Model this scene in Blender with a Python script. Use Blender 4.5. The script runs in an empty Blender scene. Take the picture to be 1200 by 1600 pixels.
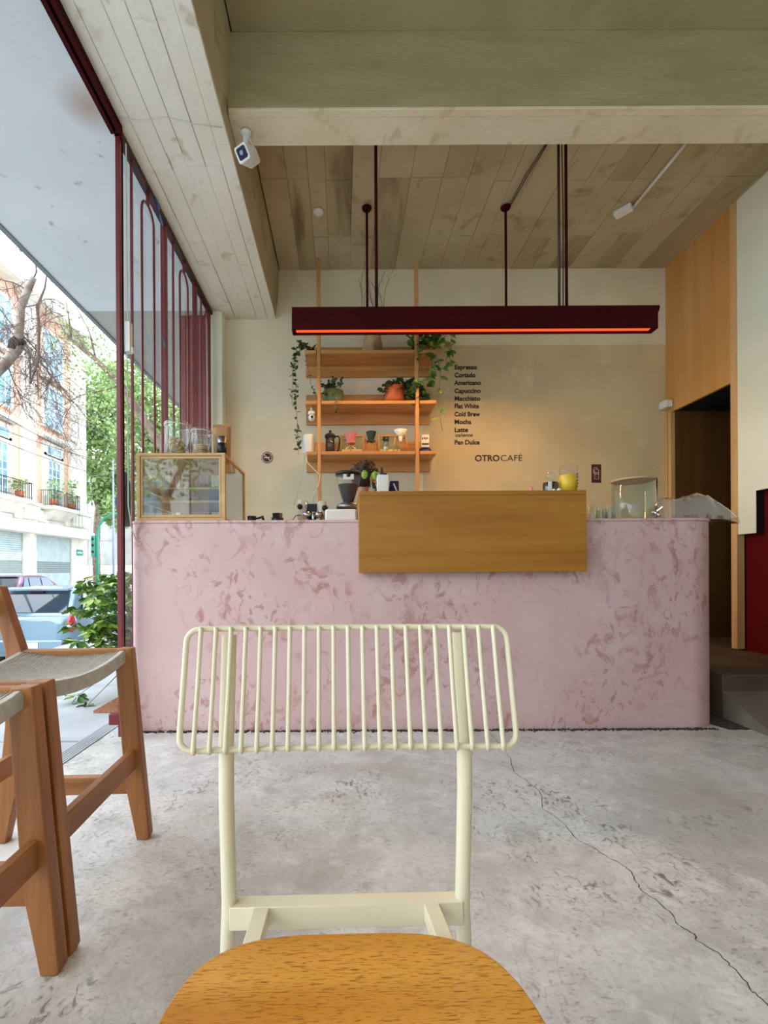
import bpy, bmesh, math, random
from mathutils import Vector, Matrix, noise
random.seed(7)
PI = math.pi
# ------------------------------------------------------------------ camera, sky, sun, exposure
F, CX, CY, CH, ROLL = 720.0, 535.0, 893.0, 0.92, math.radians(0.3)
sc = bpy.context.scene
cam_d = bpy.data.cameras.new('camera'); cam = bpy.data.objects.new('camera', cam_d)
sc.collection.objects.link(cam); sc.camera = cam
cam_d.sensor_fit = 'VERTICAL'; cam_d.sensor_height = 36; cam_d.lens = F/1600*36
cam_d.shift_x = (600-CX)/1600; cam_d.shift_y = (CY-800)/1600
cam_d.clip_start = 0.02; cam_d.clip_end = 400
cam.matrix_world = Matrix.Translation((0, 0, CH)) @ Matrix.Rotation(PI/2, 4, 'X') @ Matrix.Rotation(-ROLL, 4, 'Z')

w = bpy.data.worlds.new('sky'); sc.world = w; w.use_nodes = True
nt = w.node_tree; nt.nodes.clear()
wo = nt.nodes.new('ShaderNodeOutputWorld'); bg = nt.nodes.new('ShaderNodeBackground')
tc = nt.nodes.new('ShaderNodeTexCoord'); nz = nt.nodes.new('ShaderNodeTexNoise'); rp = nt.nodes.new('ShaderNodeValToRGB')
nz.inputs['Scale'].default_value = 3.0; nz.inputs['Detail'].default_value = 6
rp.color_ramp.elements[0].position = 0.42; rp.color_ramp.elements[0].color = (0.55, 0.76, 1.0, 1)
rp.color_ramp.elements[1].position = 0.60; rp.color_ramp.elements[1].color = (1.0, 0.985, 0.95, 1)
nt.links.new(tc.outputs['Generated'], nz.inputs['Vector']); nt.links.new(nz.outputs['Fac'], rp.inputs['Fac'])
nt.links.new(rp.outputs['Color'], bg.inputs['Color']); nt.links.new(bg.outputs[0], wo.inputs[0])
bg.inputs['Strength'].default_value = 2.1
sun_d = bpy.data.lights.new('sun', 'SUN'); sun = bpy.data.objects.new('sun', sun_d); sc.collection.objects.link(sun)
sun_d.energy = 1.4; sun_d.color = (1.0, 0.95, 0.86); sun_d.angle = math.radians(1.5)
sun.rotation_euler = Vector((0.75, 0.18, 0.95)).to_track_quat('Z', 'Y').to_euler()
vs = sc.view_settings; vs.view_transform = 'Standard'; vs.look = 'None'; vs.exposure = 1.3; vs.gamma = 1
vs.use_curve_mapping = False

# ------------------------------------------------------------------ helpers
COL = sc.collection
def W(px, py, Y):
    u, v = px-CX, CY-py
    c, s = math.cos(ROLL), math.sin(ROLL)
    return Vector(((u*c+v*s)*Y/F, Y, CH+(-u*s+v*c)*Y/F))
def FL(px, py, z=0.0):                     # the point at height z seen at a pixel
    u, v = px-CX, CY-py
    c, s = math.cos(ROLL), math.sin(ROLL)
    k = (-u*s+v*c)
    Y = (z-CH)*F/k
    return W(px, py, Y)
def lin(c):
    return tuple(((x/255)/12.92 if x/255 <= .04045 else ((x/255+.055)/1.055)**2.4) for x in c)
MATS = {}
def mat(name, rgb, rough=.5, metal=0, c2=None, scale=8, stretch=(1, 1, 1), bump=0, bscale=None, lo=.4, hi=.65, det=5,
        emit=None, es=0, trans=0, sss=0, coat=0, c3=None, s3=30, lo3=.6, hi3=.7, rgh2=None):
    m = bpy.data.materials.new(name); m.use_nodes = True; MATS[name] = m
    n = m.node_tree; b = n.nodes['Principled BSDF']
    b.inputs['Base Color'].default_value = (*lin(rgb), 1); b.inputs['Roughness'].default_value = rough
    b.inputs['Metallic'].default_value = metal; b.inputs['Coat Weight'].default_value = coat
    if trans: b.inputs['Transmission Weight'].default_value = trans
    if emit: b.inputs['Emission Color'].default_value = (*lin(emit), 1); b.inputs['Emission Strength'].default_value = es
    if c2 or bump:
        t = n.nodes.new('ShaderNodeTexCoord'); mp = n.nodes.new('ShaderNodeMapping'); mp.inputs['Scale'].default_value = stretch
        n.links.new(t.outputs['Object'], mp.inputs['Vector'])
    if c2:
        q = n.nodes.new('ShaderNodeTexNoise'); q.inputs['Scale'].default_value = scale; q.inputs['Detail'].default_value = det
        r = n.nodes.new('ShaderNodeValToRGB'); n.links.new(mp.outputs[0], q.inputs['Vector']); n.links.new(q.outputs['Fac'], r.inputs['Fac'])
        r.color_ramp.elements[0].position = lo; r.color_ramp.elements[0].color = (*lin(rgb), 1)
        r.color_ramp.elements[1].position = hi; r.color_ramp.elements[1].color = (*lin(c2), 1)
        out = r.outputs['Color']
        if c3:
            q3 = n.nodes.new('ShaderNodeTexNoise'); q3.inputs['Scale'].default_value = s3; q3.inputs['Detail'].default_value = 8
            q3.inputs['Distortion'].default_value = .6
            r3 = n.nodes.new('ShaderNodeValToRGB'); n.links.new(mp.outputs[0], q3.inputs['Vector']); n.links.new(q3.outputs['Fac'], r3.inputs['Fac'])
            r3.color_ramp.elements[0].position = lo3; r3.color_ramp.elements[1].position = hi3
            mx = n.nodes.new('ShaderNodeMix'); mx.data_type = 'RGBA'
            n.links.new(r3.outputs['Color'], mx.inputs['Factor']); n.links.new(out, mx.inputs['A']); mx.inputs['B'].default_value = (*lin(c3), 1)
            out = mx.outputs['Result']
        n.links.new(out, b.inputs['Base Color'])
    if bump:
        q2 = n.nodes.new('ShaderNodeTexNoise'); q2.inputs['Scale'].default_value = bscale or scale*4; q2.inputs['Detail'].default_value = 6
        bp = n.nodes.new('ShaderNodeBump'); bp.inputs['Strength'].default_value = bump; bp.inputs['Distance'].default_value = .01
        n.links.new(mp.outputs[0], q2.inputs['Vector']); n.links.new(q2.outputs['Fac'], bp.inputs['Height']); n.links.new(bp.outputs[0], b.inputs['Normal'])
    return m
def wood(name, dark, light, axis='X', rough=.45, sc_=14, k=14):
    st = {'X': (1, k, k), 'Y': (k, 1, k), 'Z': (k, k, 1)}[axis]
    st = tuple(s/ k * 1.0 if s == 1 else 1.0 for s in st)
    st = {'X': (.07, 1, 1), 'Y': (1, .07, 1), 'Z': (1, 1, .07)}[axis]
    m = mat(name, dark, rough, c2=light, scale=sc_*3, stretch=st, lo=.36, hi=.62, det=7, bump=.12, bscale=sc_*9)
    return m
def glass(name, tint=(1, 1, 1), refl=1.0, alpha=.06, base=(255, 255, 255)):
    m = bpy.data.materials.new(name); m.use_nodes = True; n = m.node_tree; n.nodes.clear(); MATS[name] = m
    o = n.nodes.new('ShaderNodeOutputMaterial'); tr = n.nodes.new('ShaderNodeBsdfTransparent'); gl = n.nodes.new('ShaderNodeBsdfGlossy')
    df = n.nodes.new('ShaderNodeBsdfDiffuse'); df.inputs['Color'].default_value = (*lin(base), 1)
    tr.inputs['Color'].default_value = (*tint, 1); gl.inputs['Roughness'].default_value = .02
    fr = n.nodes.new('ShaderNodeFresnel'); fr.inputs['IOR'].default_value = 1.5
    mu = n.nodes.new('ShaderNodeMath'); mu.operation = 'MULTIPLY'; mu.inputs[1].default_value = refl; mu.use_clamp = True
    gm = n.nodes.new('ShaderNodeNewGeometry'); iv = n.nodes.new('ShaderNodeMath'); iv.operation = 'SUBTRACT'; iv.inputs[0].default_value = 1
    m3 = n.nodes.new('ShaderNodeMath'); m3.operation = 'MULTIPLY'
    mix = n.nodes.new('ShaderNodeMixShader'); mix2 = n.nodes.new('ShaderNodeMixShader'); mix2.inputs[0].default_value = alpha
    n.links.new(fr.outputs[0], mu.inputs[0])
    n.links.new(tr.outputs[0], mix2.inputs[1]); n.links.new(df.outputs[0], mix2.inputs[2])
    n.links.new(gm.outputs['Backfacing'], iv.inputs[1]); n.links.new(iv.outputs[0], m3.inputs[0]); n.links.new(mu.outputs[0], m3.inputs[1]); n.links.new(m3.outputs[0], mix.inputs[0]); n.links.new(mix2.outputs[0], mix.inputs[1]); n.links.new(gl.outputs[0], mix.inputs[2])
    n.links.new(mix.outputs[0], o.inputs[0])
    return m

def box(bm, x0, x1, y0, y1, z0, z1):
    v = [bm.verts.new((x, y, z)) for x in (x0, x1) for y in (y0, y1) for z in (z0, z1)]
    for f in ((0, 1, 3, 2), (4, 6, 7, 5), (0, 4, 5, 1), (2, 3, 7, 6), (0, 2, 6, 4), (1, 5, 7, 3)): bm.faces.new([v[i] for i in f])
    return v
def beam(bm, a, b, wd, th, up=(0, 0, 1)):      # a rectangular bar from a to b, wd across, th along up
    a, b = Vector(a), Vector(b); d = (b-a).normalized(); s = d.cross(Vector(up))
    if s.length < 1e-4: s = d.cross(Vector((0, 1, 0)))
    s.normalize(); u = s.cross(d).normalized()
    v = [bm.verts.new(p+s*i*wd/2+u*j*th/2) for p in (a, b) for i, j in ((-1, -1), (1, -1), (1, 1), (-1, 1))]
    for f in ((3, 2, 1, 0), (4, 5, 6, 7), (0, 1, 5, 4), (1, 2, 6, 5), (2, 3, 7, 6), (3, 0, 4, 7)): bm.faces.new([v[i] for i in f])
def tube(bm, pts, r, seg=8, closed=False, caps=True):
    pts = [Vector(p) for p in pts]; n = len(pts); rs = r if isinstance(r, (list, tuple)) else [r]*n
    rings = []; prev = None
    for i, p in enumerate(pts):
        if closed: d = pts[(i+1) % n]-pts[i-1]
        else: d = (pts[min(i+1, n-1)]-pts[max(i-1, 0)])
        d.normalize()
        if prev is None:
            s = d.cross(Vector((0, 0, 1)))
            if s.length < 1e-3: s = d.cross(Vector((0, 1, 0)))
        else:
            s = prev-d*prev.dot(d)
            if s.length < 1e-5: s = d.cross(Vector((0, 1, 0)))
        s.normalize(); prev = s; u = d.cross(s)
        rings.append([bm.verts.new(p+(s*math.cos(a)+u*math.sin(a))*rs[i]) for a in [2*PI*k/seg for k in range(seg)]])
    m = n if closed else n-1
    for i in range(m):
        A, B = rings[i], rings[(i+1) % n]
        for k in range(seg):
            f = bm.faces.new((A[k], B[k], B[(k+1) % seg], A[(k+1) % seg])); f.smooth = True
    if caps and not closed:
        bm.faces.new(rings[0]); bm.faces.new(rings[-1][::-1])
def lathe(bm, prof, c=(0, 0, 0), seg=24, M=None):     # prof: (r, z) list
    rings = []
    for r, z in prof:
        if r < 1e-6: rings.append([bm.verts.new((c[0], c[1], c[2]+z))])
        else: rings.append([bm.verts.new((c[0]+r*math.cos(2*PI*k/seg), c[1]+r*math.sin(2*PI*k/seg), c[2]+z)) for k in range(seg)])
    for A, B in zip(rings, rings[1:]):
        for k in range(seg):
            k2 = (k+1) % seg
            if len(A) == 1 and len(B) == 1: continue
            if len(A) == 1: f = bm.faces.new((A[0], B[k2], B[k]))
            elif len(B) == 1: f = bm.faces.new((A[k], A[k2], B[0]))
            else: f = bm.faces.new((A[k], A[k2], B[k2], B[k]))
            f.smooth = True
    if M is not None:
        for R in rings:
            for v in R: v.co = M @ v.co
def prism(bm, poly, y0, y1, axis='Y'):       # poly in the two other axes, extruded along axis
    def P(a, b, t): return {'Y': (a, t, b), 'X': (t, a, b), 'Z': (a, b, t)}[axis]
    A = [bm.verts.new(P(a, b, y0)) for a, b in poly]; B = [bm.verts.new(P(a, b, y1)) for a, b in poly]
    bm.faces.new(A); bm.faces.new(B[::-1]); n = len(poly)
    for i in range(n): bm.faces.new((A[i], B[i], B[(i+1) % n], A[(i+1) % n]))
def ball(bm, c, r, sx=1, sy=1, sz=1, seg=12, M=None):
    mm = Matrix.Translation(c) @ (M or Matrix()) @ Matrix.Diagonal((sx*r, sy*r, sz*r, 1))
    g = bmesh.ops.create_uvsphere(bm, u_segments=seg, v_segments=max(6, seg*2//3), radius=1, matrix=mm)
    for v in g['verts']:
        for f in v.link_faces: f.smooth = True
def obj(name, bm, m, parent=None, bevel=0, angle=35, seg=2, **kw):
    bmesh.ops.recalc_face_normals(bm, faces=bm.faces)
    me = bpy.data.meshes.new(name); bm.to_mesh(me); bm.free()
    me.materials.append(MATS[m] if isinstance(m, str) else m)
    o = bpy.data.objects.new(name, me); COL.objects.link(o)
    if bevel:
        bv = o.modifiers.new('bevel', 'BEVEL'); bv.width = bevel; bv.segments = seg; bv.limit_method = 'ANGLE'
        for p in me.polygons: p.use_smooth = True
        me.set_sharp_from_angle(angle=math.radians(angle))
    if parent is not None: o.parent = parent
    for k, v in kw.items(): o[k] = v
    return o
def B(): return bmesh.new()
def thing(name, label, cat, loc=(0, 0, 0), rz=0, group=None):
    o = bpy.data.objects.new(name, None); COL.objects.link(o); o.empty_display_size = .1
    o.location = loc; o.rotation_euler = (0, 0, rz); o['label'] = label; o['category'] = cat
    if group: o['group'] = group
    return o
def tag(o, label, cat, group=None, kind=None):
    o['label'] = label; o['category'] = cat
    if group: o['group'] = group
    if kind: o['kind'] = kind
    return o
def struct(name, bm, m, parent=None, label=None, bevel=0):
    o = obj(name, bm, m, parent, bevel=bevel)
    if parent is None: o['kind'] = 'structure'
    if label: o['label'] = label
    return o
def part(name, fn, m, parent, bevel=0, **kw):
    b = B(); fn(b); return obj(name, b, m, parent, bevel=bevel, **kw)
def dup(root, loc=None, rz=None, label=None, group=None):
    def rec(o, par):
        c = o.copy(); COL.objects.link(c)
        if par is not None: c.parent = par
        for ch in kids.get(o, []): rec(ch, c)
        return c
    kids = {}
    def walk(o):
        kids[o] = list(o.children)
        for c in kids[o]: walk(c)
    walk(root); r = rec(root, None)
    if loc is not None: r.location = loc
    if rz is not None: r.rotation_euler = (0, 0, rz)
    if label: r['label'] = label
    if group: r['group'] = group
    return r
def share(name, me, parent, loc, rot=(0, 0, 0), scale=(1, 1, 1)):
    o = bpy.data.objects.new(name, me); COL.objects.link(o); o.parent = parent
    o.location = loc; o.rotation_euler = rot; o.scale = scale
    return o
def arc(cx, cz, r, a0, a1, n): return [(cx+r*math.cos(math.radians(a0+(a1-a0)*i/n)), cz+r*math.sin(math.radians(a0+(a1-a0)*i/n))) for i in range(n+1)]

# ------------------------------------------------------------------ materials
mat('concrete_warm', (186, 170, 132), .85, c2=(200, 186, 152), scale=2.2, c3=(152, 134, 98), s3=5, lo3=.58, hi3=.74, bump=.35, bscale=30)
mat('concrete_olive', (166, 153, 112), .85, c2=(178, 167, 130), scale=1.6, stretch=(1, 1, 4), c3=(156, 142, 100), s3=3, lo3=.6, hi3=.8, bump=.3, bscale=24)
mat('concrete_board_dark', (172, 156, 119), .85, c2=(190, 174, 137), scale=2.6, stretch=(1, .2, 1), c3=(134, 116, 82), s3=5, lo3=.55, hi3=.72, bump=.35, bscale=30)
mat('concrete_soffit', (224, 210, 176), .85, c2=(234, 222, 194), scale=2.0, c3=(206, 190, 150), s3=7, lo3=.6, hi3=.72, bump=.35, bscale=26)
mat('concrete_pale', (232, 227, 208), .85, c2=(240, 236, 220), scale=2.0, c3=(206, 198, 174), s3=7, lo3=.6, hi3=.72, bump=.45, bscale=26)
mat('canopy_plaster', (212, 218, 220), .8, c2=(222, 226, 228), scale=1.4, bump=.3, bscale=12, c3=(180, 178, 172), s3=9, lo3=.66, hi3=.74)
mat('back_plaster', (240, 230, 200), .82, c2=(226, 214, 182), scale=1.3, bump=.2, bscale=14, c3=(240, 229, 202), s3=3.5, lo3=.55, hi3=.75)
mat('back_plaster_dark', (224, 206, 160), .8, c2=(210, 192, 148), scale=1.6, bump=.2, bscale=14, c3=(232, 216, 174), s3=4, lo3=.58, hi3=.75)
mat('white_plaster', (242, 244, 222), .8, c2=(230, 232, 208), scale=1.2, bump=.12, bscale=10)
mat('pink_plaster', (214, 178, 174), .6, bump=.2, bscale=18, c2=(206, 170, 167), scale=1)
mat('floor_concrete', (204, 201, 196), .36, c2=(220, 217, 212), scale=2.0, bump=.12, bscale=50)
mat('dark_gravel', (52, 40, 38), .9, c2=(88, 66, 62), scale=60, bump=.8, bscale=90)
mat('crack_dark', (70, 66, 62), .9)
wood('oak_honey_x', (170, 112, 44), (200, 144, 70), 'X')
wood('oak_panel', (160, 102, 24), (178, 120, 38), 'X', sc_=5)
wood('oak_shelf', (192, 136, 74), (212, 160, 98), 'X', sc_=7)
wood('oak_shelf_z', (192, 136, 74), (212, 160, 98), 'Z', sc_=7)
wood('teak_z', (142, 86, 40), (172, 112, 58), 'Z', sc_=9)
wood('teak_x', (142, 86, 40), (174, 114, 60), 'X', sc_=9)
wood('teak_y', (142, 86, 40), (174, 114, 60), 'Y', sc_=9)
wood('plywood', (204, 148, 78), (214, 162, 94), 'Z', sc_=3)
wood('ply_edge', (206, 160, 104), (220, 178, 122), 'Z', sc_=4)
wood('dark_wood', (96, 62, 26), (112, 76, 36), 'Z', sc_=3)
wood('case_oak', (196, 154, 98), (212, 172, 118), 'X', sc_=6)
# open-grain oak for the chair seat: short dark pores over broad honey bands
m = mat('seat_oak', (190, 122, 34), .32, c2=(216, 152, 62), scale=11, stretch=(.10, 1, 1), lo=.36, hi=.64, det=4,
        c3=(150, 88, 22), s3=620, lo3=.53, hi3=.64, bump=.12, bscale=240, coat=.25)
m.node_tree.nodes['Mapping'].inputs['Scale'].default_value = (.10, 1, 1)
mat('red_metal', (60, 1, 4), .8, c2=(54, 1, 3), scale=4)
mat('maroon_gate', (120, 42, 46), .35, c2=(112, 34, 40), scale=5)
mat('step_dark', (74, 62, 48), .7, c2=(90, 76, 60), scale=5); mat('step_ramp', (104, 94, 78), .7, c2=(118, 108, 90), scale=5)
mat('maroon_dark', (58, 16, 20), .5)
mat('red_wall', (92, 2, 2), .75)
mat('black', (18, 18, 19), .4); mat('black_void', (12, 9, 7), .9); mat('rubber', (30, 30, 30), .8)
mat('cream_metal', (226, 215, 184), .38)
mat('white_plastic', (236, 236, 230), .35); mat('white_matte', (236, 232, 224), .7); mat('chrome', (210, 210, 210), .15, metal=1)
mat('steel', (150, 150, 150), .3, metal=1)
mat('cord_paper', (206, 202, 192), .85, c2=(190, 186, 176), scale=40, bump=.4, bscale=160)
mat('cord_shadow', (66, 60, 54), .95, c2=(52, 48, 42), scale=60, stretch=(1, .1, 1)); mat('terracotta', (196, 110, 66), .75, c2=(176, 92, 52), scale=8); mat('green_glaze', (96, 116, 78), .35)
mat('leaf_dark', (50, 78, 36), .45, c2=(74, 104, 46), scale=20); mat('leaf_lime', (150, 176, 56), .5, c2=(110, 146, 50), scale=20)
mat('leaf_schefflera', (70, 116, 40), .4, c2=(160, 182, 70), scale=7, lo=.5, hi=.62); mat('leaf_tree', (128, 160, 92), .7, c2=(176, 200, 140), scale=.8)
mat('leaf_pale', (158, 186, 104), .6, c2=(190, 210, 140), scale=.8)
mat('bark', (112, 92, 78), .9, c2=(160, 140, 122), scale=6, bump=.6, bscale=18); mat('bark_pale', (176, 164, 150), .9, c2=(128, 108, 94), scale=5, bump=.6, bscale=16)
mat('twig', (118, 98, 88), .9); mat('clay_vase', (200, 168, 130), .8, c2=(150, 120, 92), scale=6)
mat('stone_white', (226, 222, 212), .85, c2=(206, 200, 188), scale=1.5, bump=.2, bscale=8)
mat('stone_grey', (178, 176, 170), .9, c2=(160, 158, 152), scale=1)
mat('shutter_metal', (186, 200, 200), .5, c2=(170, 184, 184), scale=2)
mat('shutter_dark', (120, 128, 126), .6); mat('win_glass', (96, 130, 148), .12, c2=(150, 186, 204), scale=1.2); mat('win_frame', (224, 224, 218), .6)
mat('iron', (54, 44, 42), .6); mat('far_red', (170, 96, 80), .6)
mat('pavement', (168, 170, 172), .8, c2=(184, 186, 188), scale=3, bump=.3, bscale=20); mat('asphalt', (150, 150, 148), .9, c2=(164, 164, 162), scale=4, bump=.3, bscale=40)
mat('car_silver', (138, 164, 182), .25, metal=.4, coat=.6); mat('car_plum', (120, 86, 110), .25, metal=.3, coat=.6); mat('car_glass', (40, 56, 70), .04, coat=1)
mat('lamp_red', (190, 16, 24), .15, coat=1); mat('lamp_clear', (226, 226, 226), .15, coat=1)
mat('pole_green', (46, 140, 116), .5); mat('pole_grey', (130, 140, 150), .5); mat('mat_coir', (168, 116, 84), .95, c2=(140, 92, 66), scale=60, bump=.8, bscale=70)
mat('kraft', (176, 128, 80), .75, c2=(186, 140, 92), scale=8, bump=.2); mat('label_white', (235, 232, 222), .6); mat('cookie', (200, 152, 90), .85, c2=(224, 188, 128), scale=30, bump=.5, bscale=60)
mat('brown_bake', (112, 62, 30), .6, c2=(70, 36, 18), scale=20, bump=.4); mat('coffee', (40, 24, 16), .7, c2=(66, 40, 26), scale=80, bump=.6)
mat('pink_ceramic', (226, 140, 134), .4); mat('dark_green', (44, 62, 36), .4); mat('gold_wire', (208, 160, 84), .3, metal=.6); mat('pale_yellow', (238, 226, 160), .5)
mat('print_green', (150, 156, 122), .6, c2=(126, 136, 104), scale=12); mat('blue_pack', (28, 56, 128), .5); mat('navy', (28, 34, 66), .7); mat('yellow_juice', (250, 206, 10), .35)
mat('amber_dark', (44, 24, 16), .15, coat=1); mat('skin', (196, 144, 112), .55, c2=(186, 130, 100), scale=10); mat('hair', (26, 19, 17), .6, c2=(44, 32, 28), scale=60, stretch=(1, 1, .3), bump=.6, bscale=90)
mat('shirt', (30, 29, 33), .85, bump=.2, bscale=60); mat('jeans', (44, 52, 70), .85); mat('sign_maroon', (92, 30, 30), .5); mat('menu_ink', (48, 22, 26), .6); mat('blue_tape', (40, 130, 190), .5)
mat('red_diffuser', (200, 60, 30), .5, emit=(255, 78, 36), es=.75)
mat('warm_diffuser', (255, 220, 170), .5, emit=(255, 190, 118), es=36)
mat('cork', (196, 162, 120), .7); mat('cable_white', (220, 216, 206), .5); mat('cable_black', (20, 20, 22), .5); mat('cream_enamel', (222, 214, 192), .3, coat=.5)
glass('clear_glass', (.97, .98, .98), .6, .02); glass('window_glass', (.95, .97, .97), 1.0, .015); glass('case_glass', (.90, .91, .88), 5.0, .0)
glass('jar_glass', (.95, .98, .97), 1.7, .04, (210, 235, 225)); glass('plastic_film', (.97, .96, .94), 3.0, .22, (214, 200, 184)); glass('smoke_glass', (.45, .42, .4), 2.0, .05)
def brick_mat():
    m = bpy.data.materials.new('far_brick'); m.use_nodes = True; MATS['far_brick'] = m; n = m.node_tree; b = n.nodes['Principled BSDF']
    t = n.nodes.new('ShaderNodeTexCoord'); mp = n.nodes.new('ShaderNodeMapping'); mp.inputs['Rotation'].default_value = (0, PI/2, 0)
    sx = n.nodes.new('ShaderNodeSeparateXYZ'); cb = n.nodes.new('ShaderNodeCombineXYZ')
    n.links.new(t.outputs['Object'], sx.inputs[0]); n.links.new(sx.outputs['Y'], cb.inputs['X']); n.links.new(sx.outputs['Z'], cb.inputs['Y'])
    br = n.nodes.new('ShaderNodeTexBrick'); br.inputs['Scale'].default_value = 3.2
    br.inputs['Color1'].default_value = (*lin((216, 166, 142)), 1); br.inputs['Color2'].default_value = (*lin((204, 146, 120)), 1); br.inputs['Mortar'].default_value = (*lin((226, 206, 190)), 1)
    n.links.new(cb.outputs[0], br.inputs['Vector']); n.links.new(br.outputs['Color'], b.inputs['Base Color']); b.inputs['Roughness'].default_value = .9
for nm_ in ('red_metal', 'red_wall'): MATS[nm_].node_tree.nodes['Principled BSDF'].inputs['Specular IOR Level'].default_value = .15
brick_mat()
def layer(mname, col, fac_fn):        # lay another colour over a material's base colour by a mask built in fac_fn
    m = MATS[mname]; n = m.node_tree; b = n.nodes['Principled BSDF']; src = b.inputs['Base Color'].links[0].from_socket
    mx = n.nodes.new('ShaderNodeMix'); mx.data_type = 'RGBA'; mx.inputs['B'].default_value = (*lin(col), 1)
    n.links.new(src, mx.inputs['A']); n.links.new(fac_fn(n), mx.inputs['Factor']); n.links.new(mx.outputs['Result'], b.inputs['Base Color'])
def nmask(n, scale, lo, hi, amt, det=6, dist=0, stretch=(1, 1, 1), off=0, rough=.6):
    t = n.nodes.new('ShaderNodeTexCoord'); mp = n.nodes.new('ShaderNodeMapping'); mp.inputs['Scale'].default_value = stretch; mp.inputs['Location'].default_value = (off, off*1.7, off*.6)
    q = n.nodes.new('ShaderNodeTexNoise'); q.inputs['Scale'].default_value = scale; q.inputs['Detail'].default_value = det; q.inputs['Distortion'].default_value = dist; q.inputs['Roughness'].default_value = rough
    r = n.nodes.new('ShaderNodeMapRange'); r.inputs['From Min'].default_value = lo; r.inputs['From Max'].default_value = hi; r.inputs['To Max'].default_value = amt
    n.links.new(t.outputs['Object'], mp.inputs['Vector']); n.links.new(mp.outputs[0], q.inputs['Vector']); n.links.new(q.outputs['Fac'], r.inputs['Value']); return r.outputs['Result']
def mul(n, a, c):
    m = n.nodes.new('ShaderNodeMath'); m.operation = 'MULTIPLY'; n.links.new(a, m.inputs[0]); n.links.new(c, m.inputs[1]); return m.outputs[0]
layer('pink_plaster', (222, 194, 194), lambda n: nmask(n, 3.0, .45, .7, .6))
layer('pink_plaster', (176, 122, 110), lambda n: mul(n, nmask(n, 9, .52, .60, .8, 8, 1.2, (1, 1, .8)), nmask(n, 2.2, .46, .60, 1, 3, off=3)))
layer('pink_plaster', (166, 112, 100), lambda n: mul(n, nmask(n, 24, .54, .62, .7, 8, .8, (1, 1, .6)), nmask(n, 1.7, .48, .6, 1, 3, off=8)))
layer('floor_concrete', (174, 169, 162), lambda n: nmask(n, 5, .48, .68, .7, 8, .5))
layer('floor_concrete', (234, 231, 226), lambda n: nmask(n, 12, .50, .66, .6, 8, .5, off=4))
layer('floor_concrete', (112, 102, 92), lambda n: mul(n, nmask(n, 34, .54, .63, .9, 8, 1.2, (1, .6, 1), off=2), nmask(n, 3.2, .50, .62, 1, 4, off=6)))
layer('floor_concrete', (120, 112, 104), lambda n: mul(n, nmask(n, 90, .56, .64, .55, 6, .6, (.5, 1, 1)), nmask(n, 6, .42, .56, 1, 4, off=9)))
def hairline(n):
    t = n.nodes.new('ShaderNodeTexCoord'); q = n.nodes.new('ShaderNodeTexNoise'); q.inputs['Scale'].default_value = 6; q.inputs['Detail'].default_value = 5
    a = n.nodes.new('ShaderNodeVectorMath'); a.operation = 'MULTIPLY_ADD'; a.inputs[1].default_value = (.12, .12, .12)
    v = n.nodes.new('ShaderNodeTexVoronoi'); v.feature = 'DISTANCE_TO_EDGE'; v.inputs['Scale'].default_value = 11
    r = n.nodes.new('ShaderNodeMapRange'); r.inputs['From Min'].default_value = .0; r.inputs['From Max'].default_value = .022; r.inputs['To Min'].default_value = .3; r.inputs['To Max'].default_value = 0
    n.links.new(t.outputs['Object'], q.inputs['Vector']); n.links.new(q.outputs['Color'], a.inputs[0]); n.links.new(t.outputs['Object'], a.inputs[2]); n.links.new(a.outputs[0], v.inputs['Vector']); n.links.new(v.outputs['Distance'], r.inputs['Value'])
    return mul(n, r.outputs['Result'], nmask(n, 4, .44, .58, 1, 4, off=12))
layer('floor_concrete', (120, 115, 110), hairline)
layer('floor_concrete', (146, 140, 132), lambda n: nmask(n, 55, .50, .70, .32, 8, .4, off=15))
layer('floor_concrete', (170, 164, 154), lambda n: nmask(n, 1.1, .48, .66, .7, 6, .8, off=20))
def rust_canopy():      # the canopy's own rust stain by the gate head
    m = MATS['canopy_plaster']; n = m.node_tree; b = n.nodes['Principled BSDF']; src = b.inputs['Base Color'].links[0].from_socket
    t = n.nodes.new('ShaderNodeTexCoord'); d = n.nodes.new('ShaderNodeVectorMath'); d.operation = 'DISTANCE'; d.inputs[1].default_value = (-1.34, 2.46, 3.40)
    r = n.nodes.new('ShaderNodeValToRGB'); r.color_ramp.elements[0].color = (.75, .75, .75, 1); r.color_ramp.elements[1].color = (0, 0, 0, 1); r.color_ramp.elements[1].position = .17
    mx = n.nodes.new('ShaderNodeMix'); mx.data_type = 'RGBA'; mx.inputs['B'].default_value = (*lin((168, 128, 92)), 1)
    n.links.new(t.outputs['Object'], d.inputs[0]); n.links.new(d.outputs['Value'], r.inputs['Fac']); n.links.new(r.outputs['Color'], mx.inputs['Factor'])
    n.links.new(src, mx.inputs['A']); n.links.new(mx.outputs['Result'], b.inputs['Base Color'])
rust_canopy()

# ------------------------------------------------------------------ the room
XL, XR, YB, YF, YR = -1.243, 3.18, 4.52, 2.58, -3.6
ZC, ZN, ZB, ZS = 3.88, 3.93, 3.40, 3.50         # ceilings, left beam soffit, cross beam soffit
b = B(); box(b, XL-.10, XR+.6, YR, YB+.3, -.12, 0); floor = struct('floor', b, 'floor_concrete')
b = B(); box(b, XL-.05, XR+.02, YB, YB+.2, 0, ZC+.2); wall_back = struct('wall_back', b, 'back_plaster')
b = B(); box(b, .80, XR, YB-.006, YB, 0, 3.13); struct('painted_field', b, 'back_plaster_dark', wall_back)
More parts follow.
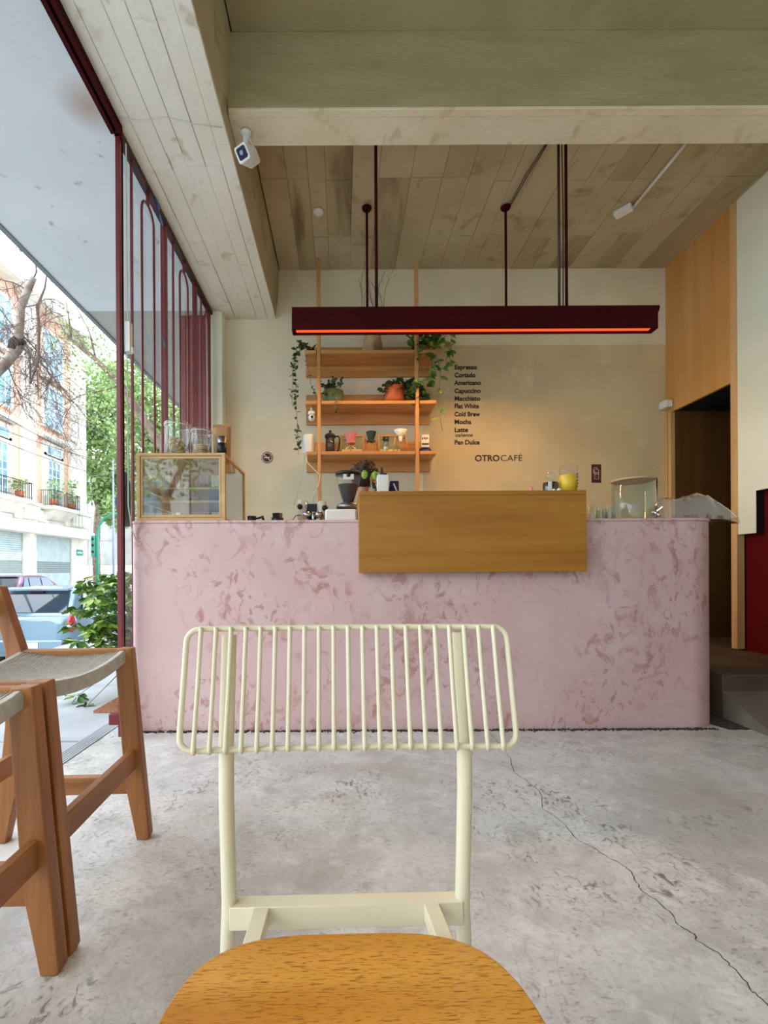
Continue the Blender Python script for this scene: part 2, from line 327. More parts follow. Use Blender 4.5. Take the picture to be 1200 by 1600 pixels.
# ceilings of board-marked concrete: every board imprint stands a little proud or back
b = B(); box(b, -.60, XR+.3, 2.79, YB+.2, ZC+.02, ZC+.35); ceiling = struct('ceiling', b, 'concrete_warm')
x = -.60
while x < XR-.01:
    wd = min(random.choice((.13, .16, .20, .24)), XR-x)
    ys = [2.79, 3.49+random.uniform(-.02, .02), 4.07+random.uniform(-.03, .03), YB]
    if random.random() < .4: ys = [2.79, 3.47, YB]
    for y0, y1 in zip(ys, ys[1:]):
        b = B(); z = ZC+random.uniform(-.003, .003); box(b, x+.0012, x+wd-.0012, y0+.0010, y1-.0010, z, ZC+.03)
        struct('concrete_board', b, random.choice(('concrete_warm', 'concrete_warm', 'concrete_board_dark')), ceiling, bevel=.001)
    x += wd
b = B(); box(b, -.60, XR+.3, YR, 2.57, ZN+.02, ZN+.3); near_ceiling = struct('ceiling_near_bay', b, 'concrete_olive')
y = YR
while y < 2.56:
    wd = min(random.choice((.5, .6, .7)), 2.57-y)
    b = B(); z = ZN+random.uniform(-.004, .004); box(b, -.60, XR, y+.002, y+wd-.002, z, ZN+.03); struct('concrete_board', b, 'concrete_olive', near_ceiling, bevel=.003); y += wd
# cross beam
b = B(); box(b, -.63, XR+.3, 2.59, 2.79, ZS, ZC+.3); cross = struct('ceiling_cross_beam', b, 'concrete_soffit')
zs = [ZS+.012, ZS+.10, ZS+.20, ZS+.31, ZC+.05]
for z0, z1 in zip(zs, zs[1:]):
    b = B(); box(b, -.625, XR, 2.567+random.uniform(-.001, .001), 2.60, z0+.0003, z1-.0003); struct('concrete_board', b, 'concrete_olive', cross, bevel=.001)
b = B(); box(b, -.625, XR, 2.57, 2.615, ZS-.004, ZS+.012); struct('beam_lip', b, 'concrete_soffit', cross, bevel=.003)
# the long beam over the gate: tapered inner side, soffit of boards running with it
b = B(); prism(b, [(XL, ZB+.015), (-.645, ZB+.015), (-.62, ZB+.2), (-.60, ZC+.3), (XL, ZC+.3)], YR, YB); lb = struct('ceiling_gate_beam', b, 'concrete_warm')
xs = [XL, -1.15, -1.03, -.93, -.82, -.72, -.64]
for x0, x1 in zip(xs, xs[1:]):
    y = YR+random.uniform(.2, .8); cuts = [YR]
    while y < YB-.3: cuts.append(y); y += random.uniform(.8, 1.7)
    cuts.append(YB)
    for y0, y1 in zip(cuts, cuts[1:]):
        b = B(); z = ZB+random.uniform(-.007, .004); box(b, x0+.0008, x1-.0008, y0+.0005, y1-.0005, z, ZB+.02); struct('concrete_board', b, 'concrete_pale', lb, bevel=.0025)
# stub of wall in the back left corner
b = B(); box(b, XL, -1.13, 4.38, YB, 0, ZB+.01); struct('wall_left', b, 'white_plaster', bevel=.006)
# right wall: plaster in front, plywood facing with the dark doorway at the back
D0, D1, DZ = 3.755, 4.42, 2.44
b = B(); box(b, XR, XR+.06, YR, 3.54, 1.525, ZN+.1); box(b, XR, XR+.06, 3.54, 3.70, 1.20, ZN+.1); wr = struct('wall_right', b, 'white_plaster')
b = B(); box(b, XR+.06, XR+.12, YR, 3.70, .26, 1.7); struct('red_wall_panel', b, 'red_wall', wr)
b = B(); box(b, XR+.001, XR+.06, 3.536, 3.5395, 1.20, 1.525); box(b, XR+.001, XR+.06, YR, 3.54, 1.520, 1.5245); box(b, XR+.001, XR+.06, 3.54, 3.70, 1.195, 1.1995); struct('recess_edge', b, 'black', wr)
b = B(); box(b, XR+.06, XR+.12, YR, 3.70, 0, .26); struct('wall_foot', b, 'dark_wood', wr)
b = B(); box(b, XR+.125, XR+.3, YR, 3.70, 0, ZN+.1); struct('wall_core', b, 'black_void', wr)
t = b = B(); box(b, XR-.006, XR+.02, D0, YB-.012, DZ, ZC); ply = struct('wall_right_plywood', b, 'plywood', bevel=.001)
b = B(); box(b, XR-.012, XR+.05, 3.70, D0, .28, ZC); struct('trim_1', b, 'ply_edge', bevel=.002)
b = B(); box(b, XR-.02, XR+.02, 4.425, 4.465, .1, DZ-.002); struct('trim_2', b, 'ply_edge', bevel=.002)
b = B(); box(b, XR-.016, XR+.02, 4.482, 4.512, .1, DZ-.002); struct('trim_3', b, 'ply_edge', bevel=.002)
b = B(); box(b, XR-.004, XR+.02, 4.466, 4.481, .1, DZ-.002); struct('trim_4', b, 'maroon_dark')
b = B(); box(b, XR+.02, XR+1.6, 4.42, 4.46, 0, DZ+.02); dr = struct('door_1', b, 'dark_wood')
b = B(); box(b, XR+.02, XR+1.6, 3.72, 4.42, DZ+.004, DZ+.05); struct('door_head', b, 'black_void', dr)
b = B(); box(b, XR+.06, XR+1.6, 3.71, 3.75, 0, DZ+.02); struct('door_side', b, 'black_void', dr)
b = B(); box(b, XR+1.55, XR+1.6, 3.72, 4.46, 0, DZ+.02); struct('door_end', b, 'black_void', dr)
# platform before the doorway, and the ramped screed that leads to it
b = B(); box(b, 2.34, XR+1.6, 2.84, YB-.01, .001, .27); struct('platform_step', b, 'step_dark', bevel=.006)
b = B(); prism(b, [(2.46, .001), (2.84, .17), (2.84, .001)], 2.34, XR+.12, 'X'); struct('floor_ramp', b, 'step_ramp')
# dark unfinished strip round the counter foot
def crumb(bm, cx, cy, r):
    n = random.randint(5, 7); q = []
    top = bm.verts.new((cx, cy, r*random.uniform(.7, 1.2)))
    for k in range(n):
        a = 2*PI*k/n; q.append(bm.verts.new((cx+r*math.cos(a)*random.uniform(.7, 1.2), cy+r*math.sin(a)*random.uniform(.7, 1.2), 0)))
    for k in range(n): bm.faces.new((q[k], q[(k+1) % n], top))
b = B()
for i in range(1500): crumb(b, random.uniform(-1.2, 2.15), 2.665-abs(random.gauss(0, .012)), random.uniform(.003, .010))
for i in range(500):
    a = random.uniform(0, 1); crumb(b, 2.24+abs(random.gauss(0, .06)), random.uniform(2.70, 2.95), random.uniform(.005, .012))
pp = []
for k in range(40):
    a = 2*PI*k/40; r = 1+.12*math.sin(a*5)+random.uniform(-.06, .06); pp.append((2.33+.17*r*math.cos(a), 2.80+.17*r*math.sin(a)))
prism(b, pp, .0004, .0030, 'Z')
gr = obj('gravel_strip', b, 'dark_gravel'); tag(gr, 'dark loose gravel along the foot of the pink counter', 'gravel', kind='stuff')
# the long crack in the floor
pts = [(760, 1140), (785, 1166), (797, 1185), (803, 1206), (826, 1222), (846, 1240), (848, 1262), (866, 1276), (884, 1290), (903, 1312), (926, 1324), (950, 1340), (974, 1352), (986, 1362), (995, 1380), (1002, 1392), (1030, 1410), (1048, 1428), (1060, 1444), (1080, 1456), (1092, 1472), (1122, 1490), (1138, 1505), (1158, 1524), (1172, 1545), (1188, 1560), (1215, 1590)]
b = B(); P3 = []
for (a, c) in zip(pts, pts[1:]):
    for k in range(4):
        f = k/4; p = FL(a[0]+(c[0]-a[0])*f, a[1]+(c[1]-a[1])*f); P3.append(Vector((p.x+random.uniform(-.004, .004), p.y+random.uniform(-.004, .004), .0006)))
for i in range(len(P3)-1):
    d = (P3[i+1]-P3[i]).normalized(); s = Vector((-d.y, d.x, 0))*random.uniform(.0007, .0019)
    b.faces.new([b.verts.new(q) for q in (P3[i]-s, P3[i]+s, P3[i+1]+s, P3[i+1]-s)])
struct('floor_crack', b, 'crack_dark', floor)

# unseen slab added above to shade the pavement; neighbouring blocks beside the room
b = B(); box(b, XL, 14, YR-.3, 16, 4.2, 15); struct('sun_shade_above', b, 'stone_grey')
b = B(); box(b, XR+.31, XR+.7, YR, 3.69, -.1, 4.2); box(b, XL, XR+.7, YB+.2, YB+.5, -.1, 4.2); box(b, -1.0, 14, YB+.5, 16, -.1, 4.2); struct('neighbour_block', b, 'stone_grey')
b = B()
box(b, XL, -1.1, YR-.2, YR, 0, 4.2); box(b, 1.1, XR+.3, YR-.2, YR, 0, 4.2)
struct('wall_rear_light_block', b, 'concrete_pale')  # unseen; right part made solid to darken that side of the room

# ------------------------------------------------------------------ canopy over the pavement
b = B(); box(b, -2.44, XL-.03, -5, 4.39, 3.41, 3.66); can = struct('canopy', b, 'canopy_plaster', bevel=.006)
b = B(); box(b, -2.44, XL-.03, 4.40, 12.5, 3.415, 3.66); struct('canopy_neighbour', b, 'stone_grey', bevel=.006)
b = B(); box(b, -2.46, -2.42, -5, 12.5, 3.40, 3.70); struct('canopy_fascia', b, 'shutter_dark')
b = B(); box(b, XL-.31, XL-.03, 4.47, 4.7, 0, 3.41); struct('red_pilaster', b, 'maroon_gate', bevel=.004)
b = B(); box(b, XL-.05, XL, 4.56, 12.5, -.1, 3.41); struct('neighbour_front', b, 'stone_grey')

# ------------------------------------------------------------------ folding gate with arched bars
gate = thing('folding_gate', 'dark red steel gate of upright bars and arches left of the counter', 'gate', (XL, YF, 0))
gate_track = obj('head_track', (lambda bm: (box(bm, XL-.03, XL-.005, YR, 2.56, 3.355, 3.41), box(bm, XL+.010, XL+.035, YR, 2.56, 3.355, 3.41), box(bm, XL-.03, XL+.035, YR, 2.56, 3.385, 3.41), bm)[-1])(B()), 'red_metal', bevel=.002)
tag(gate_track, 'dark red grooved steel head track running overhead along the ceiling edge', 'track')
G = lambda fn, nm='bar', m='maroon_gate': part(nm, fn, m, gate, bevel=.0015)
def lx(y): return y-YF
G(lambda bm: box(bm, -.018, .006, 0, .026, 0, 3.38), 'post'); G(lambda bm: box(bm, -.014, .006, .032, .046, 0, 3.38), 'post', 'red_metal')
for yy in (3.265, 3.94, 4.345):
    G(lambda bm: box(bm, -.011, .011, lx(yy)-.013, lx(yy)+.013, 0.02, 3.37), 'post')
G(lambda bm: box(bm, -.022, .022, 0, lx(4.378), 3.365, 3.405), 'top_rail', 'maroon_dark')
G(lambda bm: box(bm, -.02, .02, .05, lx(4.378), .02, .06), 'bottom_rail')
for k, y0 in enumerate((2.59, 3.265, 3.94)):
    def bar(o, top=3.37): G(lambda bm: box(bm, -.007, .007, lx(y0+o)-.007, lx(y0+o)+.007, .05, top))
    bar(.15)
    if k < 2: bar(.61)
    a0, a1 = (.29, .475) if k < 2 else (.255, .37)
    c, r = y0+(a0+a1)/2, (a1-a0)/2
    G(lambda bm: tube(bm, [(0, lx(c-r), .05)]+[(0, lx(yy), zz) for yy, zz in arc(c, 3.29-r, r, 180, 0, 14)]+[(0, lx(c+r), .05)], .0085, 8), 'arch_bar')
    G(lambda bm: box(bm, -.009, .009, lx(c)-.008, lx(c)+.008, 3.285, 3.37), 'stem')
G(lambda bm: tube(bm, [(.03, .03, 3.35), (.032, .03, 2.45), (.036, .032, 2.33), (.03, .03, 2.2), (.03, .035, 1.3), (.035, .06, 1.18), (.05, .09, 1.10)], .004, 6), 'cable', 'cable_white')
G(lambda bm: (box(bm, .02, .05, .02, .06, 2.17, 2.34), box(bm, .05, .062, .03, .05, 2.17, 2.2)), 'latch_cover', 'white_plastic')
G(lambda bm: box(bm, -.08, -.022, .02, .05, .06, .12), 'hinge_plate', 'maroon_gate')
wn = obj('window_1', (lambda bm: (box(bm, XL-.034, XL-.030, 2.62, 3.26, .06, 3.40), bm)[-1])(B()), 'window_glass'); wn['kind'] = 'structure'
wn = obj('window_2', (lambda bm: (box(bm, XL-.034, XL-.030, 3.27, 4.46, .06, 3.40), bm)[-1])(B()), 'window_glass'); wn['kind'] = 'structure'
for (px, py, Y, s, nm) in ((249, 316, 3.08, .05, 'scrap of blue tape under the gate head, upper one'), (251, 345, 3.14, .03, 'small blue tape tab on the gate bar, middle one'), (252, 535, 3.18, .03, 'small blue tape tab on the gate glass, lowest one')):
    p = W(px, py, Y); b = B(); beam(b, (XL+.024, p.y-s, p.z+.02), (XL+.024, p.y+s*.6, p.z-.02), .004, s*.8, (0, 0, 1)); tag(obj('blue_tape', b, 'blue_tape', bevel=.001), nm, 'tape')

# ------------------------------------------------------------------ the counter
ct = thing('counter', 'long pink plastered bar counter with rounded right corner', 'counter', (0, YF, 0))
def rrect(x0, x1, y0, y1, rl, rr):
    p = [(x, y) for x, y in arc(x0+rl, y0+rl, rl, 180, 270, 6)]+[(x, y) for x, y in arc(x1-rr, y0+rr, rr, 270, 360, 12)]
    return p+[(x1, y1), (x0, y1)]
def ctr(bm):
    prism(bm, [(x, y-YF) for x, y in rrect(XL+.012, 2.238, 2.67, 3.02, .05, .22)], 0, 1.205, 'Z')
o = part('body', ctr, 'pink_plaster', ct, bevel=.004); 
part('countertop', lambda bm: prism(bm, [(x, y-YF) for x, y in rrect(XL+.010, 2.242, 2.666, 3.30, .05, .22)], 1.205, 1.22, 'Z'), 'pink_plaster', ct, bevel=.003)
part('end_panel', lambda bm: box(bm, 2.20, 2.238, 3.02-YF, 3.28-YF, 0, 1.205), 'pink_plaster', ct)
part('service_shelf', lambda bm: box(bm, XL+.02, 2.19, 3.02-YF, 3.26-YF, .86, .90), 'oak_shelf', ct)

lx0, lx1, lz0, lz1 = .094, 1.379, .912, 1.372
lg = thing('oak_ledge', 'wide oak box ledge hung over the front of the pink counter', 'ledge', (lx0, 2.6, lz0))
def L(fn, nm): return part(nm, fn, 'oak_panel', lg, bevel=.002)
L(lambda bm: box(bm, 0, lx1-lx0, 0, .024, 0, lz1-lz0-.025), 'front_panel')
L(lambda bm: box(bm, 0, lx1-lx0, 0, .36, lz1-lz0-.0245, lz1-lz0), 'top_panel')
for xx in (0, lx1-lx0-.024):
    L(lambda bm: prism(bm, [(.025, 0), (.062, 0), (.062, 1.223-lz0), (.36, 1.223-lz0), (.36, lz1-lz0-.025), (.025, lz1-lz0-.025)], xx, xx+.024, 'X'), 'side_panel')

# ------------------------------------------------------------------ display case
X0, X1, Y0, Y1, Z0, Z1 = -1.205, -.685, 2.70, 3.26, 1.222, 1.62
dc = thing('display_case', 'oak framed glass pastry display case on the counter\'s left end', 'display case', (X0, Y0, Z0))
LX, LY, LZ = X1-X0, Y1-Y0, Z1-Z0
def Dp(nm, fn, m='case_oak', bev=.0015): return part(nm, fn, m, dc, bevel=bev)
Dp('base_board', lambda bm: box(bm, 0, LX, 0, LY, 0, .018)); Dp('top_board', lambda bm: box(bm, 0, LX, 0, LY, LZ-.016, LZ))
for xx in (0, LX-.022):
    for yy in (0, LY-.022): Dp('corner_post', lambda bm: box(bm, xx, xx+.022, yy, yy+.022, .018, LZ-.016))
def ring(bm, y):
    box(bm, .024, LX-.024, y, y+.01, .020, .036); box(bm, .024, LX-.024, y, y+.01, LZ-.032, LZ-.018); box(bm, .024, .036, y, y+.01, .036, LZ-.032); box(bm, LX-.036, LX-.024, y, y+.01, .036, LZ-.032)
Dp('door_frame', lambda bm: ring(bm, .004)); Dp('front_pane', lambda bm: box(bm, .036, LX-.036, .008, .011, .036, LZ-.032), 'case_glass', 0)
for xx in (.006, LX-.010): Dp('side_pane', lambda bm: box(bm, xx, xx+.003, .024, LY-.024, .02, LZ-.018), 'case_glass', 0)
Dp('back_pane', lambda bm: box(bm, .024, LX-.024, LY-.012, LY-.009, .02, LZ-.018), 'case_glass', 0)
for zz in (.115, .195): Dp('shelf', lambda bm: box(bm, .024, LX-.024, .06, LY-.05, zz, zz+.012))
def croissant(bm):
    for k in range(9):
        a = math.radians(-70+k*17.5); r = .045; s = 1-abs(k-4)/5.2
        ball(bm, (r*math.sin(a), -r*math.cos(a)+r, .015), .011+.012*s, 1.0, 1.0, .9, 8)
def bun(bm): lathe(bm, [(0, 0), (.035, 0), (.042, .012), (.038, .03), (.02, .042), (0, .045)], seg=14)
def loaf(bm):
    ball(bm, (0, 0, .022), .04, 1.6, .8, .55, 12)
bakes = [(croissant, 'brown_bake', 'dark glazed croissant', .36, .12, .210), (bun, 'cookie', 'pale round bun', .12, .14, .210), (loaf, 'brown_bake', 'dark oblong loaf', .40, .30, .210),
         (croissant, 'cookie', 'golden croissant', .15, .14, .130), (bun, 'brown_bake', 'dark round bun', .30, .14, .130), (loaf, 'cookie', 'golden loaf', .30, .16, .021)]
for fn, m, lab, xx, yy, zz in bakes:
    b = B(); fn(b); o = obj('pastry', b, m); o.location = (X0+xx, Y0+yy, Z0+zz+.0005); o.rotation_euler = (0, 0, random.uniform(0, 1))
    tag(o, lab+' inside the display case, '+{.210: 'top shelf', .130: 'middle shelf', .021: 'bottom'}[zz], 'pastry', 'pastries in the display case')
def jar(px0, px1, py0, Y, lab):
    a, c = W(px0, py0, Y), W(px1, py0, Y); r = (c.x-a.x)/2; h = a.z-Z1-.001
    t = thing('storage_jar', lab, 'jar', ((a.x+c.x)/2, Y, Z1+.0008), group='glass jars on the display case')
    part('glass_body', lambda bm: lathe(bm, [(0, .001), (r*.9, .001), (r*.97, .01), (r*.97, h*.80), (r*.90, h*.87), (r*.92, h*.90), (r*.86, h*.90), (r*.84, h*.87), (r*.92, h*.79), (r*.92, .012), (0, .008)], seg=28), 'jar_glass', t)
    part('lid', lambda bm: lathe(bm, [(r*1.0, h*.905), (r*1.0, h*.96), (r*.9, h), (0, h), ], seg=28), 'jar_glass', t)
    part('seal_ring', lambda bm: lathe(bm, [(r*.9, h*.893), (r*1.0, h*.893), (r*1.0, h*.904), (r*.9, h*.904)], seg=28), 'white_plastic', t)
    return t, r, h
t1, r1, h1 = jar(257, 297, 661, 2.78, 'larger glass jar of twisted cookies on the display case')
t2, r2, h2 = jar(298, 331, 671, 2.79, 'smaller lidded glass jar of flat cookies on the display case')
for k in range(6):
    b = B(); pts = [(.045*math.cos(a)*(1 if k % 2 else .8), .018*math.sin(a*2), .02*math.sin(a)) for a in [2*PI*i/16 for i in range(16)]]
    tube(b, pts, .009, 7, closed=True); o = obj('twisted_cookie', b, 'cookie')
    o.location = t1.location+Vector((random.uniform(-.006, .006), random.uniform(-.006, .006), .034+k*.009)); o.rotation_euler = (random.uniform(-.4, .4), random.uniform(-.3, .3), k*1.3)
    tag(o, 'golden twisted cookie heaped in the larger glass jar', 'cookie', 'twisted cookies in the larger jar')
for k in range(5):
    b = B(); lathe(b, [(0, 0), (.036, 0), (.04, .005), (.035, .010), (0, .012)], seg=16); o = obj('round_cookie', b, 'cookie')
    o.location = t2.location+Vector((random.uniform(-.006, .006), random.uniform(-.006, .006), .009+k*.0125)); tag(o, 'flat round cookie stacked in the smaller glass jar', 'cookie', 'round cookies in the smaller jar')
# kraft coffee bag and a small labelled jar
p0, p1 = W(333, 664, 2.86), W(361, 664, 2.86)
t = thing('coffee_bag', 'brown kraft paper coffee bag standing on the display case', 'bag', ((p0.x+p1.x)/2, 2.86, Z1))
hh = p0.z-Z1; ww = (p1.x-p0.x)/2
def cbag(bm):
    rows = []
    for i in range(9):
        z = hh*i/8; th = .032*(1-i/8)**.7+.0025; w_ = ww*(.86+.14*i/8)
        rows.append([bm.verts.new((x, y, z)) for x, y in ((-w_, -th*.5), (-w_*.5, -th), (0, -th*1.05), (w_*.5, -th), (w_, -th*.5), (w_, th*.5), (w_*.5, th), (0, th*1.05), (-w_*.5, th), (-w_, th*.5))])
    for A, C_ in zip(rows, rows[1:]):
        for k in range(10): bm.faces.new((A[k], A[(k+1) % 10], C_[(k+1) % 10], C_[k])).smooth = True
    bm.faces.new(rows[0][::-1]); bm.faces.new(rows[-1])
part('pouch', cbag, 'kraft', t); part('top_seal', lambda bm: box(bm, -ww, ww, -.0045, .0045, hh*.90, hh*1.0), 'kraft', t)
p0, p1 = W(339, 683, 2.74), W(354, 683, 2.74); rr = (p1.x-p0.x)/2; hh = p0.z-Z1
t = thing('small_jar', 'small silver-topped jar with dark label before the coffee bag', 'jar', ((p0.x+p1.x)/2, 2.74, Z1+.0005))
part('jar_body', lambda bm: lathe(bm, [(0, 0), (rr, 0), (rr, hh*.62), (0, hh*.62)], seg=18), 'black', t); part('cap', lambda bm: lathe(bm, [(rr*.96, hh*.62), (rr*.96, hh), (0, hh)], seg=18), 'steel', t)
b = B(); 
for k in range(10):
    z = 1.23+k*.032; wd = .055*math.sin(PI*min(k+2, 9)/11)
    pass
tube(b, [(XL-.075, 2.80, 1.20), (XL-.085, 2.79, 1.35), (XL-.075, 2.80, 1.46), (XL-.07, 2.80, 1.53)], [.03, .045, .03, .008], 10)
tag(obj('folded_cloth', b, 'navy'), 'navy blue bundle outside the gate behind the display case', 'cloth')

# ------------------------------------------------------------------ back wall: shelves
SF, SBk = 4.215, 4.515
UX = (-.207, .695)
sh = thing('wall_shelves', 'oak wall shelving of three boards on two tall uprights', 'shelves', (0, YB, 1.2))
def S(nm, fn, m='oak_shelf', bev=.002): return part(nm, fn, m, sh, bevel=bev)
def sb(bm, x0, x1, y0, y1, z0, z1): box(bm, x0, x1, y0-YB, y1-YB, z0-1.2, z1-1.2)
SZ = (2.916, 2.452, 1.990)
for z in SZ:
    def shelf(bm):
        xs = [-.334, UX[0]-.022, UX[0]+.022, UX[1]-.022, UX[1]+.022, .866]
        for i in (0, 2, 4): sb(bm, xs[i], xs[i+1], SF, SBk-.025, z, z+.030)
        for i in (1, 3): sb(bm, xs[i]+.0, xs[i+1], SF+.07, SBk-.025, z, z+.030)
    S('shelf_board', shelf)
    S('back_board', lambda bm: sb(bm, -.345, .858, SBk-.025, SBk, z-.10, z+.19))
for xx, zt in zip(UX, (3.80, 3.77)):
    S('upright', lambda bm: sb(bm, xx-.016, xx+.016, SF+.012, SF+.066, 1.0, zt), 'oak_shelf_z')

def onshelf(px, Y, lvl): return Vector(((px-CX)*Y/F, Y, SZ[lvl]+.0305))
k_ = 4.33/F                                # metres per pixel at the shelf items
def vine(bm, lm, pts, n, ls, r=.002):
    pts = [Vector(p) for p in pts]; fine = []
    for a, c in zip(pts, pts[1:]):
        for i in range(6): fine.append(a.lerp(c, i/6)+Vector((random.uniform(-.006, .006), random.uniform(-.005, .005), 0)))
    fine.append(pts[-1]); tube(bm, fine, r, 5)
    for i in range(n):
        p = fine[int(random.random()*(len(fine)-1))]; leaf(lm, p, Vector((random.uniform(-1, 1), random.uniform(-1, .3), random.uniform(-.9, .4))), ls*random.uniform(.6, 1.2))
def leaf(bm, p, d, L_, wd=.36):
    d = Vector(d).normalized(); s = d.cross(Vector((random.uniform(-.4, .4), random.uniform(-1, -.2), random.uniform(.1, 1)))).normalized(); u = s.cross(d)
    A = bm.verts.new(p); prev = [A]; mids = []
    st = [(.25, .8), (.5, 1.0), (.78, .6)]
    rows = [(bm.verts.new(p+d*L_*f+s*L_*wd*g), bm.verts.new(p+d*L_*f-u*L_*.07), bm.verts.new(p+d*L_*f-s*L_*wd*g)) for f, g in st]
    E = bm.verts.new(p+d*L_-u*L_*.12)
    r0 = rows[0]; bm.faces.new((A, r0[0], r0[1])); bm.faces.new((A, r0[1], r0[2]))
    for a, c in zip(rows, rows[1:]): bm.faces.new((a[0], c[0], c[1], a[1])); bm.faces.new((a[1], c[1], c[2], a[2]))
    r0 = rows[-1]; bm.faces.new((r0[0], E, r0[1])); bm.faces.new((r0[1], E, r0[2]))

# vase with dry branches on the top shelf
p = onshelf(584, 4.34, 0)
t = thing('clay_vase', 'tall tan clay vase holding dry branches on the top shelf', 'vase', p)
part('vase_body', lambda bm: lathe(bm, [(0, 0), (.085, 0), (.098, .03), (.092, .10), (.078, .18), (.066, .27), (.070, .30), (.060, .30), (.06, .24), (0, .2)], seg=28), 'clay_vase', t)
part('spout_knob', lambda bm: ball(bm, (-.005, -.095, .028), .028, 1, .8, 1.3, 12), 'clay_vase', t)
def branch(bm, p, d, L_, r, dep):
    q = p; pts = [p]
    for i in range(6):
        d = (d+Vector((random.uniform(-.35, .35), random.uniform(-.2, .2), random.uniform(-.18, .28)))).normalized(); q = q+d*L_/6; pts.append(q)
    tube(bm, pts, [r*(1-.1*i) for i in range(7)], 5)
    if dep:
        for i in (2, 3, 5): branch(bm, pts[i], (d+Vector((random.uniform(-.9, .9), random.uniform(-.2, .2), random.uniform(.1, .6)))).normalized(), L_*.5, r*.55, dep-1)
b = B()
for d in ((-.9, -.2, .75), (.15, -.1, 1.0), (.75, -.2, .75), (.35, 0, .95)): branch(b, Vector((0, 0, .26)), Vector(d).normalized(), .44, .0036, 2)
obr = obj('dry_branches', b, 'twig'); obr.location = p; tag(obr, 'bare dry branches rising from the clay vase', 'branches')
# pothos trailing from the right end of the top shelf
def plant(name, label, pos, pot, m_pot, fn, m_leaf, group=None):
    t = thing(name, label, 'plant', pos)
    part('pot', lambda bm: lathe(bm, pot, seg=24), m_pot, t)
    part('soil', lambda bm: lathe(bm, [(0, pot[3][1]*.9), (pot[2][0]*.9, pot[3][1]*.9)], seg=16), 'coffee', t)
    bs, bl = B(), B(); fn(bs, bl); obj('stem', bs, 'twig', t); o = obj('foliage', bl, m_leaf, t); o['kind'] = 'stuff'
    return t
pot = lambda r, h: [(0, 0), (r*.8, 0), (r, h*.6), (r, h), (r*.9, h), (r*.9, h*.85)]
def pothos(bs, bl):
    for k in range(80): leaf(bl, Vector((random.uniform(-.14, .15), random.uniform(-.09, .03), .10+random.uniform(-.02, .12))), (random.uniform(-1, 1), -random.random(), random.uniform(-.2, .8)), .075)
    vine(bs, bl, [(-.04, -.04, .12), (-.08, -.17, .13), (-.09, -.20, .0), (-.07, -.19, -.16), (-.09, -.19, -.36)], 14, .062)
    vine(bs, bl, [(.08, -.04, .12), (.20, -.13, .10), (.22, -.17, -.02), (.17, -.20, -.10), (.20, -.19, -.22)], 16, .075)
    vine(bs, bl, [(.04, -.04, .10), (.06, -.17, .10), (.12, -.19, -.2), (.10, -.19, -.5), (.14, -.19, -.75)], 14, .075)
    vine(bs, bl, [(.09, -.04, .12), (.20, -.13, .20), (.24, -.16, .15), (.22, -.18, .02), (.21, -.18, -.12)], 22, .07)
    vine(bs, bl, [(.02, -.04, .12), (.02, -.18, .10), (.05, -.20, -.1), (.02, -.20, -.3)], 20, .07)
plant('pothos_plant', 'lime variegated pothos trailing from right end of the top shelf', onshelf(655, 4.40, 0)+Vector((.05, -.0, 0)), pot(.065, .11), 'clay_vase', pothos, 'leaf_lime' if False else 'leaf_schefflera')
def ivy(bs, bl):
    vine(bs, bl, [(0, -.04, .09), (-.10, -.12, .10), (-.155, -.14, -.02), (-.14, -.14, -.3), (-.13, -.15, -.6), (-.12, -.15, -.95)], 80, .046)
    vine(bs, bl, [(-.02, -.04, .08), (-.06, -.14, .08), (-.04, -.16, -.05), (.0, -.17, -.3), (.06, -.16, -.44)], 26, .032)
    vine(bs, bl, [(0, 0, .08), (-.06, -.10, .09), (-.17, -.14, -.05), (-.17, -.14, -.50)], 34, .042)
    for k in range(10): leaf(bl, Vector((random.uniform(-.05, .05), random.uniform(-.05, .05), .09)), (random.uniform(-1, 1), -random.random(), .4), .04)
plant('trailing_vine', 'dark thin-leaved vine hanging off left end of the top shelf', onshelf(489, 4.40, 0), pot(.05, .075), 'black', ivy, 'leaf_dark')
def bowl_pl(bs, bl):
    for k in range(26):
        a = random.uniform(0, 2*PI); d = Vector((math.cos(a)-.2, math.sin(a)*.5-.2, random.uniform(.5, 1.4))).normalized(); L_ = random.uniform(.07, .15); o = Vector((random.uniform(-.05, .03), -.02, .125))
        tube(bs, [o, o+d*L_*.6, o+d*L_+Vector((0, 0, -.015))], .0014, 4)
        for j in range(4): leaf(bl, o+d*L_*(.5+.15*j), d+Vector((random.uniform(-1, 1), random.uniform(-1, 1), random.uniform(-.3, .5))), .034)
    vine(bs, bl, [(-.04, -.06, .10), (-.10, -.11, .08), (-.15, -.12, .02)], 14, .034); vine(bs, bl, [(-.0, -.08, .10), (.02, -.15, .06), (.03, -.165, -.04), (.02, -.165, -.12)], 12, .034)
plant('bowl_plant', 'small-leaved plant in a green glazed bowl on the middle shelf', onshelf(522, 4.37, 1), [(0, 0), (.085, 0), (.098, .03), (.098, .140), (.09, .140), (.088, .125)], 'green_glaze', bowl_pl, 'leaf_dark')
